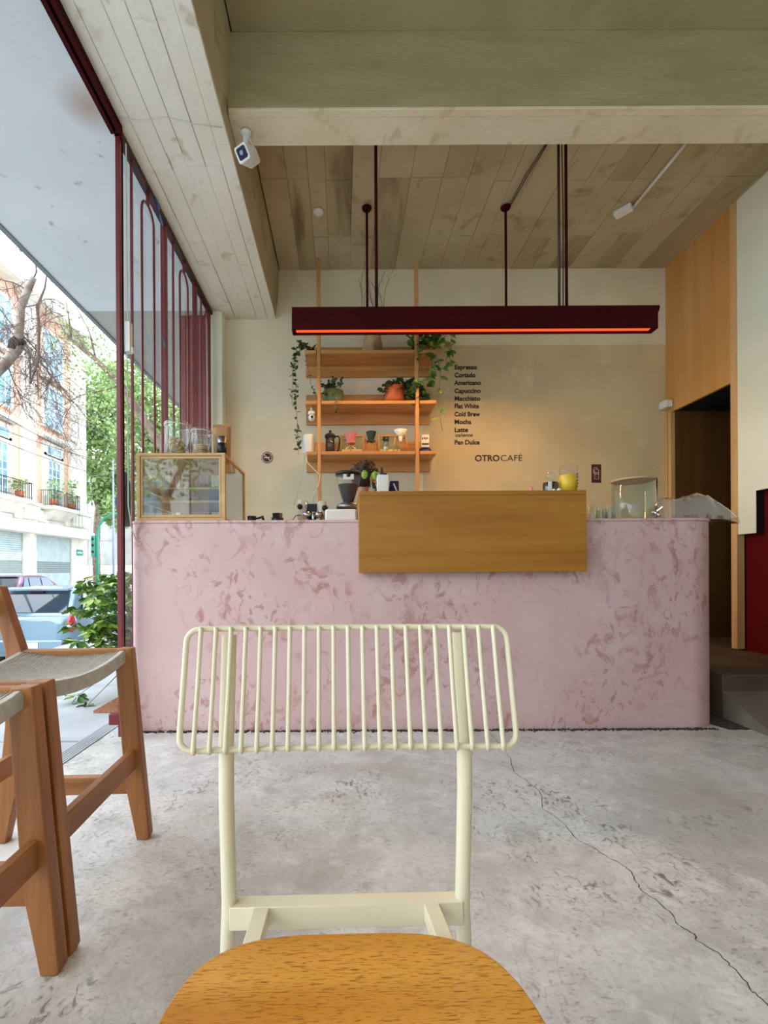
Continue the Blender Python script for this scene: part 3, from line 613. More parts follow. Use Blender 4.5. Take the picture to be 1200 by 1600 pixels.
def terra(bs, bl):
    for k in range(120):
        a = random.uniform(0, 2*PI); r = random.uniform(.02, .17); c = Vector((r*math.cos(a)+.05, r*math.sin(a)*.5-.02, .185+random.uniform(-.02, .05)-max(0, r-.10)*.9))
        leaf(bl, c, (math.cos(a), math.sin(a)-.4, random.uniform(-.7, .4)), .062, .42)
    for k in range(70): leaf(bl, Vector((random.uniform(.12, .28), random.uniform(-.13, -.02), random.uniform(.0, .13))), (random.uniform(-.5, 1), -.6, random.uniform(-.8, .4)), .07, .42)
    vine(bs, bl, [(.05, -.04, .13), (.20, -.12, .18), (.30, -.14, .20), (.34, -.14, .12)], 8, .08); vine(bs, bl, [(.10, -.04, .12), (.26, -.1, .06), (.33, -.13, -.0)], 10, .05)
plant('terracotta_plant', 'bushy plant in a round terracotta pot on the middle shelf', onshelf(618, 4.37, 1), [(0, .012), (.078, .012), (.096, .05), (.098, .175), (.088, .175), (.086, .16)], 'terracotta', terra, 'leaf_dark')
b = B(); lathe(b, [(0, 0), (.09, 0), (.10, .010), (0, .011)], seg=24); o = obj('pot_saucer', b, 'black'); o.location = onshelf(618, 4.37, 1); tag(o, 'black saucer under the terracotta pot', 'saucer')
# small webcam under the middle shelf's left end
p = W(487, 650, 4.27); t = thing('indoor_camera', 'small white ball webcam hung under the middle shelf', 'camera', p)
part('mount', lambda bm: lathe(bm, [(0, .078), (.012, .078), (.012, .045), (.032, .038), (.034, .018), (.026, .008), (0, .008)], seg=18), 'white_plastic', t)
part('head', lambda bm: ball(bm, (0, 0, -.016), .031, seg=18), 'white_plastic', t)
part('lens', lambda bm: ball(bm, (.004, -.022, -.016), .0145, seg=14), 'black', t)
# white cylinder at the left end of the low shelf
p = onshelf(484, 4.30, 2); t = thing('water_kettle', 'plain white upright canister at left end of the bottom shelf', 'canister', p)
part('canister_body', lambda bm: lathe(bm, [(0, 0), (.052, 0), (.054, .004), (.054, .165), (.048, .175), (0, .175)], seg=28), 'white_plastic', t)
part('side_handle', lambda bm: box(bm, -.068, -.050, -.02, .02, .0, .085), 'white_plastic', t, bevel=.005)
pts = [W(477, 700, 4.2), W(480, 722, 4.19), W(492, 735, 4.19), W(500, 742, 4.19), W(498, 757, 4.2), W(490, 775, 4.22), W(486, 795, 4.25)]
b = B(); tube(b, pts, .004, 6); tag(obj('power_cord', b, 'cable_white'), 'white power cord looping down below the bottom shelf', 'cord')
pts = [W(474, 706, 4.2), W(473, 740, 4.3), W(466, 765, 4.4), W(459, 790, 4.45)]
b = B(); tube(b, pts, .0025, 6); tag(obj('power_cord', b, 'cable_white'), 'thin white cord running straight down left of the shelves', 'cord')
# french press
p = onshelf(517, 4.32, 2); t = thing('french_press', 'glass french press with black lid and handle on bottom shelf', 'coffee maker', p)
part('beaker', lambda bm: lathe(bm, [(0, .012), (.045, .012), (.045, .16), (.042, .16), (.042, .015)], seg=24), 'smoke_glass', t)
part('base', lambda bm: lathe(bm, [(0, 0), (.050, 0), (.050, .022), (.047, .022), (.047, .026), (0, .012)], seg=24), 'black', t)
part('lid', lambda bm: lathe(bm, [(.048, .150), (.052, .158), (.050, .178), (.03, .192), (.006, .196), (.006, .205), (.013, .210), (.010, .222), (0, .224)], seg=24), 'black', t)
part('handle', lambda bm: tube(bm, [(.045, 0, .165), (.08, -.01, .165), (.088, -.01, .14), (.085, -.01, .08), (.075, -.01, .03), (.048, 0, .016)], .008, 8), 'black', t)
for a in (.6, 2.2, 3.8, 5.4): part('strut', lambda bm: box(bm, .046*math.cos(a)-.003, .046*math.cos(a)+.003, .046*math.sin(a)-.003, .046*math.sin(a)+.003, .02, .155), 'black', t)
# framed prints
for px, lab, row in ((551, 'oak framed print with pale ticket behind the pink dripper', 0), (611, 'oak framed print behind the white dripper and tall jar', 1)):
    p = onshelf(px, 4.44, 2); t = thing('framed_print', lab, 'picture', p); hw, hh = .118, .215
    def fr(bm):
        for a in ((-hw, -hw+.014, 0, hh), (hw-.014, hw, 0, hh)): box(bm, a[0], a[1], -.01, .008, a[2], a[3])
        box(bm, -hw+.014, hw-.014, -.01, .008, 0, .014); box(bm, -hw+.014, hw-.014, -.01, .008, hh-.014, hh)
    part('frame', fr, 'oak_shelf', t); part('print', lambda bm: box(bm, -hw+.014, hw-.014, -.002, .006, .014, hh-.014), 'print_green', t)
    part('ticket', lambda bm: box(bm, -hw+.022, hw-.024, -.004, -.002, .018, .075), 'pale_yellow', t); t.rotation_euler = (-.06, 0, 0)
    part('caption', lambda bm: [box(bm, -hw+.03+i*.011, -hw+.038+i*.011, -.0035, -.002, hh-.050, hh-.042) for i in range(6)], 'menu_ink', t)
# pink ribbed dripper on a wire stand
def dripper(px, Y, r0, r1, z0, h, m, lab, ribs, stand_fn):
    p = onshelf(px, Y, 2); t = thing('coffee_dripper', lab, 'dripper', p, group='coffee drippers on the bottom shelf')
    def cone(bm):
        seg = 40; rings = []
        for r, z in ((r0, z0), (r1, z0+h), (r1*.93, z0+h), (r0*.8, z0+.004)):
            rings.append([bm.verts.new((r*(1+(.07 if (k % 2 and ribs) else 0))*math.cos(2*PI*k/seg), r*(1+(.07 if (k % 2 and ribs) else 0))*math.sin(2*PI*k/seg), z)) for k in range(seg)])
        for A, C_ in zip(rings, rings[1:]):
            for k in range(seg): bm.faces.new((A[k], A[(k+1) % seg], C_[(k+1) % seg], C_[k])).smooth = not ribs
    part('cone', cone, m, t); stand_fn(t); return t
def st1(t):
    part('collar', lambda bm: lathe(bm, [(.022, .085), (.045, .088), (.045, .096), (.022, .096)], seg=24), 'pink_ceramic', t)
    part('neck', lambda bm: lathe(bm, [(.018, .055), (.020, .086), (.016, .086), (.014, .055)], seg=16), 'gold_wire', t)
    part('stand', lambda bm: [tube(bm, [(.055*math.cos(a), .055*math.sin(a), .0), (.045*math.cos(a), .045*math.sin(a), .04), (.012*math.cos(a), .012*math.sin(a), .058)], .0055, 7) for a in (-.5, 1.5, 3.6)], 'pale_yellow', t)
dripper(549, 4.28, .028, .060, .095, .085, 'pink_ceramic', 'pink ribbed ceramic coffee dripper on a pale stand', True, st1)
def st2(t):
    part('collar', lambda bm: lathe(bm, [(.02, .105), (.042, .108), (.042, .114), (.02, .114)], seg=20), 'dark_green', t)
    part('server', lambda bm: lathe(bm, [(.035, .104), (.036, .06), (.046, .02), (.044, .002), (0, .002)], seg=24), 'clear_glass', t)
    part('wire_cage', lambda bm: [tube(bm, [(.05*math.cos(a), .05*math.sin(a), .0), (.036*math.cos(a), .036*math.sin(a), .105)], .003, 5) for a in [k*PI/3 for k in range(6)]], 'gold_wire', t)
dripper(581, 4.30, .022, .046, .115, .085, 'dark_green', 'dark green coffee dripper over a small glass server', True, st2)
def st3(t):
    part('cone_foot', lambda bm: lathe(bm, [(.012, .100), (.022, .150), (.02, .150), (.010, .100)], seg=20), 'white_matte', t)
    part('ring', lambda bm: tube(bm, [(.046*math.cos(a), .046*math.sin(a), .148) for a in [2*PI*k/20 for k in range(20)]], .004, 6, closed=True), 'oak_shelf', t)
    for a in (-.3, 1.9, 3.5): part('leg', lambda bm: tube(bm, [(.078*math.cos(a), .078*math.sin(a), .003), (.048*math.cos(a), .048*math.sin(a), .15)], .0055, 7), 'oak_shelf', t)
dripper(627, 4.28, .022, .062, .152, .055, 'white_matte', 'white ceramic coffee dripper on a wooden tripod stand', False, st3)
p = onshelf(604, 4.27, 2); t = thing('spice_jar', 'slim glass jar with black lid between the two framed prints', 'jar', p)
part('jar_body', lambda bm: lathe(bm, [(0, .002), (.027, .002), (.027, .115), (.024, .115), (.024, .006), (0, .006)], seg=20), 'jar_glass', t); part('lid', lambda bm: lathe(bm, [(.029, .112), (.029, .142), (0, .144)], seg=20), 'black', t)
part('filling', lambda bm: lathe(bm, [(0, .007), (.0235, .007), (.0235, .05), (0, .05)], seg=16), 'white_matte', t)
p = onshelf(646, 4.40, 2); b = B(); box(b, -.05, .05, -.02, .02, 0, .13); o = obj('wooden_box', b, 'oak_honey_x', bevel=.004); o.location = p; tag(o, 'plain brown wooden box behind the tripod dripper', 'box')
p = onshelf(665, 4.30, 2); t = thing('filter_pack', 'white filter paper box above blue wrapping at shelf\'s right end', 'box', p)
def bluep(bm):
    rows = []
    for i in range(7):
        a = i/6; w_ = .068*(1-a**3*.6)
        rows.append([bm.verts.new((w_*math.cos(2*PI*k/14)+.004, .05*(1-a*.5)*math.sin(2*PI*k/14)+.02, .060*a+random.uniform(-.003, .003))) for k in range(14)])
    for A, C_ in zip(rows, rows[1:]):
        for k in range(14): bm.faces.new((A[k], A[(k+1) % 14], C_[(k+1) % 14], C_[k]))
    bm.faces.new(rows[-1])
part('blue_wrapper', bluep, 'blue_pack', t, label='crumpled blue wrapper'); part('carton', lambda bm: box(bm, -.038, .034, -.028, .012, .050, .165), 'label_white', t, label='white upright carton')
part('carton_print', lambda bm: [box(bm, -.030+i*.014, -.021+i*.014, -.0290, -.028, .118+(i % 2)*.006, .140) for i in range(4)], 'menu_ink', t)
part('leaf_print', lambda bm: [ball(bm, (x, -.0285, .078), .011, 1, .08, 1, 8) for x in (-.022, .0, .02)], 'leaf_dark', t)

# ------------------------------------------------------------------ lettering and signs on the back wall
def text(name, s, size, m, parent, loc, bold=0, shear=0, sx=1, align='LEFT'):
    cu = bpy.data.curves.new(name, 'FONT'); cu.body = s; cu.size = size; cu.extrude = .0012; cu.offset = bold; cu.shear = shear; cu.align_x = align; cu.resolution_u = 3
    tmp = bpy.data.objects.new('tmp', cu); COL.objects.link(tmp); bpy.context.view_layer.update()
    me = bpy.data.meshes.new_from_object(tmp.evaluated_get(bpy.context.evaluated_depsgraph_get())); bpy.data.objects.remove(tmp)
    me.materials.clear(); me.materials.append(MATS[m]); me.name = name
    o = bpy.data.objects.new(name, me); COL.objects.link(o); o.parent = parent; o.location = loc; o.rotation_euler = (PI/2, 0, 0); o.scale = (sx, 1, 1)
    return o
YW = YB-.008
ml = thing('menu_lettering', 'dark lettered drinks menu, ten lines, on back wall right of shelves', 'lettering', W(710, 577, YW))
lines = ['Espresso', 'Cortado', 'Americano', 'Capuccino', 'Macchiato', 'Flat White', 'Cold Brew', 'Mocha', 'Latte', 'Pan Dulce']
ys = [577, 589.5, 601.5, 614, 626, 638, 650.5, 662.5, 675, 694.5]
wds = [35, 33, 42, 41, 40, 38, 40, 26, 21, 39]
for s, y, wp in zip(lines, ys, wds):
    q = W(710, y, YW)-ml.location; o = text('menu_line', s, .062, 'menu_ink', ml, q, bold=.0018)
    xs = [v.co.x for v in o.data.vertices]; o.scale = (wp*YW/F/(max(xs)-min(xs)), 1, 1)
q = W(711, 682.5, YW)-ml.location; o = text('menu_note', 'caliente', .050, 'menu_ink', ml, q, bold=.0003, shear=.3)
xs = [v.co.x for v in o.data.vertices]; o.scale = (27*YW/F/(max(xs)-min(xs)), 1, 1)
nl = thing('name_lettering', 'large dark cafe name OTROCAFÉ lettered on wall below the menu', 'lettering', W(742, 720.5, YW))
o = text('name_word', 'OTRO', .084, 'menu_ink', nl, (0, 0, 0), bold=.0016); xs = [v.co.x for v in o.data.vertices]; o.scale = (38*YW/F/(max(xs)-min(xs)), 1, 1)
o = text('name_word', 'CAFÉ', .084, 'menu_ink', nl, (39.5*YW/F, 0, 0), bold=-.0006); xs = [v.co.x for v in o.data.vertices]; o.scale = (34*YW/F/(max(xs)-min(xs)), 1, 1)
# no smoking
p = W(417.5, 715, YB-.001); t = thing('no_smoking_sign', 'round maroon no smoking sign on the back wall', 'sign', p)
def disc(bm, r, y0, y1, seg=32, r0=0):
    n = seg
    if r0:
        prof = [(r0, y0), (r, y0), (r, y1), (r0, y1), (r0, y0)]
    else: prof = [(0, y0), (r, y0), (r, y1), (0, y1)]
    lathe(bm, prof, seg=n, M=Matrix.Rotation(PI/2, 4, 'X'))
part('disc', lambda bm: disc(bm, .056, .0, .003), 'sign_maroon', t); part('ring', lambda bm: disc(bm, .049, .003, .0038, 32, .043), 'label_white', t)
part('slash', lambda bm: beam(bm, (-.032, -.0042, .032), (.032, -.0042, -.032), .0008, .006, (1, 0, 1)), 'label_white', t)
part('cigarette', lambda bm: (box(bm, -.028, .020, -.0042, -.003, -.004, .005), box(bm, .022, .028, -.0042, -.003, -.004, .005), tube(bm, [(.024, -.0036, .008), (.030, -.0036, .012), (.024, -.0036, .018)], .0012, 5)), 'label_white', t)
# extinguisher sign
p = W(931.5, 740, YB-.006); t = thing('extinguisher_sign', 'maroon rectangular fire extinguisher sign on the back wall', 'sign', p)
part('plate', lambda bm: box(bm, -.046, .046, -.004, 0, -.09, .09), 'sign_maroon', t)
def ext(bm):
    tube(bm, [(-.018, -.005, -.055), (-.018, -.005, .028), (-.008, -.005, .042), (.012, -.005, .042), (.022, -.005, .028), (.022, -.005, -.055)], .002, 5, closed=True)
    box(bm, -.018, .022, -.006, -.004, -.008, -.004); box(bm, -.018, .022, -.006, -.004, .006, .010)
    tube(bm, [(.004, -.005, .042), (.004, -.005, .056), (-.016, -.005, .060), (-.028, -.005, .045), (-.030, -.005, .0)], .002, 5)
part('pictogram', ext, 'label_white', t)
p = W(1039.5, 633, 4.46); b = B(); box(b, -.034, .034, -.05, .05, -.035, .035); o = obj('wall_sensor', b, 'white_plastic', bevel=.006); o.location = (XR-.045, 4.455, p.z); tag(o, 'small white sensor box on the corner beside the doorway', 'sensor')

# ------------------------------------------------------------------ pendants
def pendant(name_lab, Yp, x0, x1, zb, zt, rods, diff, es):
    t = thing('pendant_light', name_lab, 'pendant light', ((x0+x1)/2, Yp, zb)); hx = (x1-x0)/2; h = zt-zb
    def body(bm):
        prism(bm, [(-.035, 0), (-.030, 0), (-.030, h-.012), (.030, h-.012), (.030, 0), (.035, 0), (.035, h*.66), (.055, h*.86), (.055, h), (-.055, h), (-.055, h*.86), (-.035, h*.66)], -hx, hx, 'X')
    part('housing', body, 'red_metal', t, bevel=.0008)
    for s in (-1, 1): part('end_cap', lambda bm: box(bm, s*hx-.003, s*hx+.003, -.034, .034, .0, h*.8), 'red_metal', t)
    part('diffuser', lambda bm: box(bm, -hx+.02, hx-.02, -.029, .029, .016 if diff == 'red_diffuser' else .02, .03), diff, t)
    for i, (xx, zc, r, m) in enumerate(rods):
        part('rod', lambda bm: tube(bm, [(xx-(x0+x1)/2, 0, h), (xx-(x0+x1)/2, 0, zc-zb)], r, 10), m, t)
        part('ceiling_rose', lambda bm: lathe(bm, [(0, zc-zb-.016), (.036, zc-zb-.016), (.040, zc-zb-.002), (0, zc-zb-.001)], c=(xx-(x0+x1)/2, 0, 0), seg=24), 'red_metal', t)
    return t
Yp = 2.90; k = Yp/F; ze = ZC-.007
pt = pendant('long dark red linear pendant light hanging over the counter', Yp, (459.5-CX)*k, (1024-CX)*k, CH+(CY-519.5)*k, CH+(CY-487)*k,
             [((590.5-CX)*k, ze, .010, 'red_metal'), ((887.5-CX)*k, ze, .009, 'red_metal'), ((876-CX)*k, ze, .008, 'maroon_dark')], 'red_diffuser', 3)
xx = (881-CX)*k
part('cable', lambda bm: tube(bm, [(xx-pt.location.x, -.01, .14), (xx-pt.location.x+.003, -.01, .7), (xx-pt.location.x-.004, -.01, 1.2), (xx-pt.location.x, -.01, ze-pt.location.z)], .0035, 6), 'cable_black', pt)
Yq = 3.74; k = Yq/F
pt2 = pendant('shorter dark red linear pendant behind the long one, hung higher', Yq, (500-CX)*k, (860-CX)*k, 2.865, 2.985,
              [((576-CX)*k, ze, .010, 'red_metal'), ((793-CX)*k, ze, .010, 'red_metal')], 'warm_diffuser', 14)
b = B(); a, c, d = FL(796, 320, ZC-.012), FL(822, 272, ZC-.012), FL(852, 226, ZC-.012)
for o_ in (0, .012): tube(b, [a+Vector((o_, 0, 0)), c+Vector((o_*1.5, 0, .0)), d+Vector((o_, 0, 0))], .0035, 6)
tag(obj('ceiling_cable', b, 'cable_black'), 'twin black cables running along the ceiling from a rod\'s rose', 'cable')
# smoke detector, conduit
p = FL(497.5, 331, ZC-.008); b = B(); lathe(b, [(0, -.016), (.038, -.014), (.044, -.004), (.044, 0), (0, 0)], seg=28); o = obj('smoke_detector', b, 'white_matte'); o.location = p; tag(o, 'round white smoke detector on the board-marked ceiling', 'detector')
a, c = FL(1072, 224, ZC-.02), FL(988, 326, ZC-.02); a.x += .0
t = thing('ceiling_conduit', 'white conduit with junction box across the right of the ceiling', 'conduit', c)
part('pipe', lambda bm: tube(bm, [(a-c), (0, 0, 0)], .012, 10), 'white_matte', t)
q = FL(972, 330, ZC-.03)-c
part('junction_box', lambda bm: beam(bm, q+Vector((-.03, .05, 0)), q+Vector((.05, -.05, 0)), .07, .04), 'white_plastic', t, bevel=.004)
# security camera in the beam corner
p = W(384, 207, 2.70); p.z = ZS-.005
t = thing('security_camera', 'white bullet security camera under the concrete beam corner', 'camera', p)
part('mount', lambda bm: lathe(bm, [(0, 0), (.032, 0), (.030, -.012), (.016, -.02), (.016, -.075), (.024, -.095), (0, -.1)], seg=20), 'white_plastic', t)
hd = Vector((-.25, -.80, -.52)).normalized(); c0 = Vector((.01, .0, -.135))
rot = hd.to_track_quat('Y', 'Z').to_matrix().to_4x4() @ Matrix.Rotation(.25, 4, 'Y')
def cbody(bm, s=.040, y0=-.075, y1=.075):
    prism(bm, [(s*x, s*z) for x, z in ((-.8, -1), (.8, -1), (1, -.8), (1, .8), (.8, 1), (-.8, 1), (-1, .8), (-1, -.8))], y0, y1, 'Y')
    for v in bm.verts: v.co = c0+(rot @ v.co)
part('body', cbody, 'white_plastic', t, bevel=.004)
part('face_plate', lambda bm: cbody(bm, .028, .075, .079), 'navy', t, label='dark lens plate')
part('lens', lambda bm: [lathe(bm, [(0, 0), (.012, 0), (.011, .006), (0, .006)], seg=18, M=Matrix.Translation(c0) @ rot @ Matrix.Translation((0, .079, 0)) @ Matrix.Rotation(-PI/2, 4, 'X'))], 'win_glass', t)
part('cable', lambda bm: tube(bm, [(-.06, -.07, -.002), (-.03, -.05, -.03), (.02, -.02, -.045), (.05, .0, -.09), (.052, .02, -.15), (.03, .03, -.16)], .0035, 6), 'cable_white', t)
b = B(); tube(b, [(XL+.04, 2.50, ZB-.009), (-1.1, 2.52, ZB-.010), (-.95, 2.50, ZB-.009), (-.8, 2.54, ZB-.010), (-.655, 2.56, ZB-.009)], .0028, 6)
tag(obj('soffit_cable', b, 'cable_white'), 'thin pale cable crossing the underside of the gate beam', 'cable')

# ------------------------------------------------------------------ things on and behind the counter
TOP = 1.2206
def at(px, Y, z=TOP): return Vector(((px-CX)*Y/F+.0, Y, z))
# espresso machine: cream body, group heads, portafilters; stands on a low bench top behind the bar
Ym = 3.10; k = Ym/F
em = thing('espresso_machine', 'cream and chrome two group espresso machine behind left counter', 'espresso machine', at(490, Ym, 1.2206))
em.location.z = 1.2206
def E(nm, fn, m, bev=0, **kw): return part(nm, fn, m, em, bevel=bev, **kw)
for xx, hh in ((-.080, .195), (.055, .185)):
    E('boiler_cap', lambda bm: lathe(bm, [(0, 0), (.034, 0), (.034, hh-.03), (.030, hh-.006), (.02, hh), (0, hh)], c=(xx, .07, 0), seg=24), 'cream_enamel')
    E('steam_knob', lambda bm: [lathe(bm, [(0, 0), (.018, 0), (.020, .012), (.012, .022), (0, .024)], seg=8, M=Matrix.Translation((xx-.012 if xx < 0 else xx+.022, .03, hh-.055)) @ Matrix.Rotation(PI/2, 4, 'X'))], 'black')
E('back_panel', lambda bm: box(bm, -.045, .04, .06, .10, .01, .165), 'black', .004)
E('rear_guard', lambda bm: box(bm, .03, .10, .06, .09, .02, .15), 'steel', .003)
for xx in (-.045, .035):
    E('group_head', lambda bm: lathe(bm, [(0, .10), (.026, .10), (.030, .085), (.030, .07), (.022, .065), (.022, .05), (0, .05)], c=(xx, 0, 0), seg=20), 'chrome')
    E('portafilter', lambda bm: (lathe(bm, [(.024, .052), (.024, .03), (.01, .02), (0, .02)], c=(xx, 0, 0), seg=18), tube(bm, [(xx, -.02, .045), (xx+.005, -.10, .038), (xx+.01, -.13, .03)], [.006, .010, .012], 8)), 'chrome')
E('lever', lambda bm: tube(bm, [(-.045, 0, .10), (-.045, -.02, .14), (-.04, -.03, .165)], [.008, .007, .010], 8), 'chrome')
E('steam_wand', lambda bm: tube(bm, [(-.088, .02, .085), (-.12, .01, .078), (-.15, .0, .03), (-.165, 0, .005)], .004, 6), 'steel')
E('drip_tray', lambda bm: box(bm, -.10, .10, -.06, .10, 0, .012), 'steel', .003)
E('gauge', lambda bm: lathe(bm, [(0, 0), (.018, 0), (.018, .010), (0, .012)], seg=18, M=Matrix.Translation((-.066, -.02, .025)) @ Matrix.Rotation(PI/2, 4, 'X')), 'white_matte')
E('front_column', lambda bm: lathe(bm, [(0, .012), (.010, .012), (.010, .1), (0, .1)], c=(0, -.02, 0), seg=12), 'chrome')
# white tray box
p = at(533.5, 2.86); t = thing('white_tray', 'white rounded plastic tray standing on edge left of the oak ledge', 'tray', p); hw = 25*2.86/F
part('shell', lambda bm: box(bm, -hw, hw, -.05, .05, 0, .082), 'white_plastic', t, bevel=.014); part('rim', lambda bm: box(bm, -hw+.012, hw-.012, -.053, -.049, .010, .070), 'white_matte', t, bevel=.001)
# black cups and knock box on the counter
p = at(399, 2.86); t = thing('black_portafilter', 'black handled tamper cup beside the display case', 'cup', p)
part('cup_body', lambda bm: lathe(bm, [(0, 0), (.026, 0), (.028, .045), (.024, .046), (.022, .01), (0, .01)], c=(-.02, 0, 0), seg=20), 'black', t)
part('handle', lambda bm: tube(bm, [(.005, 0, .03), (.03, 0, .035), (.045, 0, .042), (.052, 0, .02)], [.006, .007, .010, .009], 8), 'black', t)
p = at(434, 2.86); t = thing('black_cup', 'black stepped coffee cup alone on the counter', 'cup', p)
part('cup_body', lambda bm: lathe(bm, [(0, 0), (.036, 0), (.038, .034), (.030, .036), (.032, .062), (.028, .062), (.026, .01), (0, .01)], seg=24), 'black', t)
# grinder
Yg = 3.15; k = Yg/F
t = thing('coffee_grinder', 'coffee grinder with clear hopper of dark beans behind the bar', 'grinder', ((545-CX)*k, Yg, 1.2206))
zr = lambda y: .92+(893-y)*k-1.2206
part('grinder_body', lambda bm: lathe(bm, [(0, 0), (.085, 0), (.085, zr(800)), (.08, zr(795)), (0, zr(795))], seg=28), 'black', t)
part('collar', lambda bm: lathe(bm, [(0, zr(796)), (.082, zr(796)), (.082, zr(790)), (.05, zr(786)), (0, zr(784))], seg=28), 'steel', t)
part('hopper', lambda bm: lathe(bm, [(.040, zr(786)), (.055, zr(775)), (.080, zr(752)), (.084, zr(742)), (.080, zr(742)), (.076, zr(752)), (.05, zr(775)), (.036, zr(786))], seg=28), 'clear_glass', t)
part('beans', lambda bm: lathe(bm, [(0, zr(785)), (.034, zr(785)), (.048, zr(775)), (.071, zr(758)), (0, zr(757))], seg=28), 'coffee', t)
part('hopper_lid', lambda bm: lathe(bm, [(0, zr(743)), (.088, zr(743)), (.088, zr(739)), (0, zr(738))], seg=28), 'black', t)
part('label', lambda bm: box(bm, -.035, .035, -.087, -.080, zr(753), zr(745)), 'label_white', t)
part('lid_knob', lambda bm: ball(bm, (0, -.085, zr(746)), .016, 1, .5, 1, 10), 'black', t)
# ledge items
LT = lz1+.0006
p = at(598.5, 2.72, LT); t = thing('white_carton', 'white carton with sprout beside it on ledge\'s left end', 'carton', p); hw = 8.5*2.72/F
part('carton_body', lambda bm: box(bm, -hw, hw, -.03, .03, 0, .112), 'white_matte', t, bevel=.002)
part('label', lambda bm: box(bm, -hw+.008, hw-.010, -.0315, -.029, .012, .095), 'label_white', t)
p = at(584, 2.80, LT); t = thing('small_bottle', 'small green-brown bottle left of the white carton', 'bottle', p)
part('bottle_body', lambda bm: lathe(bm, [(0, 0), (.020, 0), (.022, .05), (.014, .075), (.010, .09), (0, .09)], seg=18), 'amber_dark', t)
part('bottle_label', lambda bm: lathe(bm, [(.0224, .012), (.0232, .045)], seg=18), 'print_green', t)
p = at(597, 2.80, LT); t = thing('pump_bottle', 'black pump bottle rising behind the white carton', 'bottle', p)
part('bottle_body', lambda bm: lathe(bm, [(0, 0), (.024, 0), (.024, .115), (.012, .13), (0, .13)], seg=18), 'black', t)
part('pump', lambda bm: (tube(bm, [(0, 0, .12), (0, 0, .16), (.0, -.0, .175)], [.010, .007, .009], 8), tube(bm, [(.0, 0, .135), (.03, -.01, .132)], [.014, .010], 8)), 'black', t)
p = at(582, 2.76, LT); b = B(); bl = B()
tube(b, [(0, 0, .0), (-.006, 0, .08), (-.004, 0, .13), (.008, 0, .142), (.02, 0, .13)], .0018, 5); t = thing('pothos_cutting', 'lime green leaf cutting at the oak ledge\'s left end', 'plant', p)
obj('stem', b, 'leaf_lime', t)
for (x_, z_, s_) in ((-.045, .105, .05), (.018, .098, .055)):
    bl = B(); 
    n_ = 10; c_ = bl.verts.new((x_, -.008, z_+s_*.45)); ring_ = [bl.verts.new((x_+.019*math.cos(a)*(1 if s_ else 1), 0, z_+s_*.45+.027*math.sin(a))) for a in [2*PI*q/n_ for q in range(n_)]]
    for q in range(n_): bl.faces.new((ring_[q], ring_[(q+1) % n_], c_))
    obj('leaf', bl, 'leaf_lime', t)
p = at(609, 2.86, LT); t = thing('coffee_pouch', 'dark navy pouch with white stripe on the ledge', 'pouch', p)
part('pouch_body', lambda bm: prism(bm, [(-.01, 0), (.11, 0), (.07, .018), (.058, .03), (.056, .105), (.004, .105)], -.02, .02, 'Y'), 'navy', t, bevel=.002)
part('stripe', lambda bm: beam(bm, (.024, -.0215, .088), (.052, -.0215, .022), .003, .009, (1, 0, 0)), 'label_white', t)
part('rim', lambda bm: tube(bm, [(.004, -.012, .103), (.03, -.016, .107), (.056, -.012, .105), (.057, -.0, .03)], .0015, 5), 'label_white', t)
for px, hw_, lab in ((617, .050, 'wooden coaster at the ledge left beside the navy pouch'), (712, .024, 'thin cream card lying on the ledge, left one'), (762, .050, 'flat cream dish lying midway along the ledge')):
    b = B(); lathe(b, [(0, 0), (hw_*.8, 0), (hw_, .006), (hw_*.97, .008), (hw_*.75, .004), (0, .004)], seg=28); o = obj('shallow_dish', b, 'cork' if px < 700 else 'label_white'); o.location = at(px, 2.70, LT); tag(o, lab, 'dish')
b = B(); lathe(b, [(0, 0), (.014, 0), (.015, .012), (.009, .028), (.003, .042), (0, .046)], seg=14); o = obj('pink_cone', b, 'pink_ceramic'); o.location = at(831, 2.70, LT); tag(o, 'small pale pink pointed cone on the ledge', 'ornament')
p = at(861, 2.74, LT); t = thing('dark_jar', 'low dark glass jar with white label left of the yellow drink', 'jar', p)
part('jar_body', lambda bm: lathe(bm, [(0, 0), (.042, 0), (.044, .006), (.044, .066), (.040, .070), (0, .070)], seg=28), 'amber_dark', t)
part('jar_label', lambda bm: lathe(bm, [(0, .012), (.0446, .012), (.0446, .060), (0, .060)], seg=28) if False else box(bm, -.030, -.012, -.0445, -.036, .004, .068), 'label_white', t)
p = at(861, 2.80, LT); t = thing('glass_figurine', 'clear glass bottle with curled stopper behind the dark jar', 'bottle', p)
part('bulb', lambda bm: lathe(bm, [(0, 0), (.012, 0), (.014, .09), (.028, .108), (.030, .125), (.018, .142), (.006, .15), (.006, .158), (0, .16)], seg=20), 'jar_glass', t)
part('curl', lambda bm: tube(bm, [(0, 0, .158), (.004, 0, .170), (.014, 0, .176), (.018, 0, .190), (.008, 0, .196)], .004, 7), 'jar_glass', t)
p = at(888.5, 2.71, LT); t = thing('yellow_drink', 'glass tumbler of bright yellow drink on the ledge', 'drink', p); r = .0495
part('tumbler', lambda bm: lathe(bm, [(0, 0), (r, 0), (r*1.02, .16), (r*.97, .16), (r*.95, .006), (0, .006)], seg=32), 'clear_glass', t)
part('juice', lambda bm: lathe(bm, [(0, .007), (r*.94, .007), (r*.955, .106), (0, .106)], seg=32), 'yellow_juice', t)
part('printed_marks', lambda bm: [beam(bm, (.033+.004*(i % 2), -.037, .030+i*.018), (.041, -.029, .040+i*.018), .001, .005, (1, 0, 0)) for i in range(5)], 'black', t)
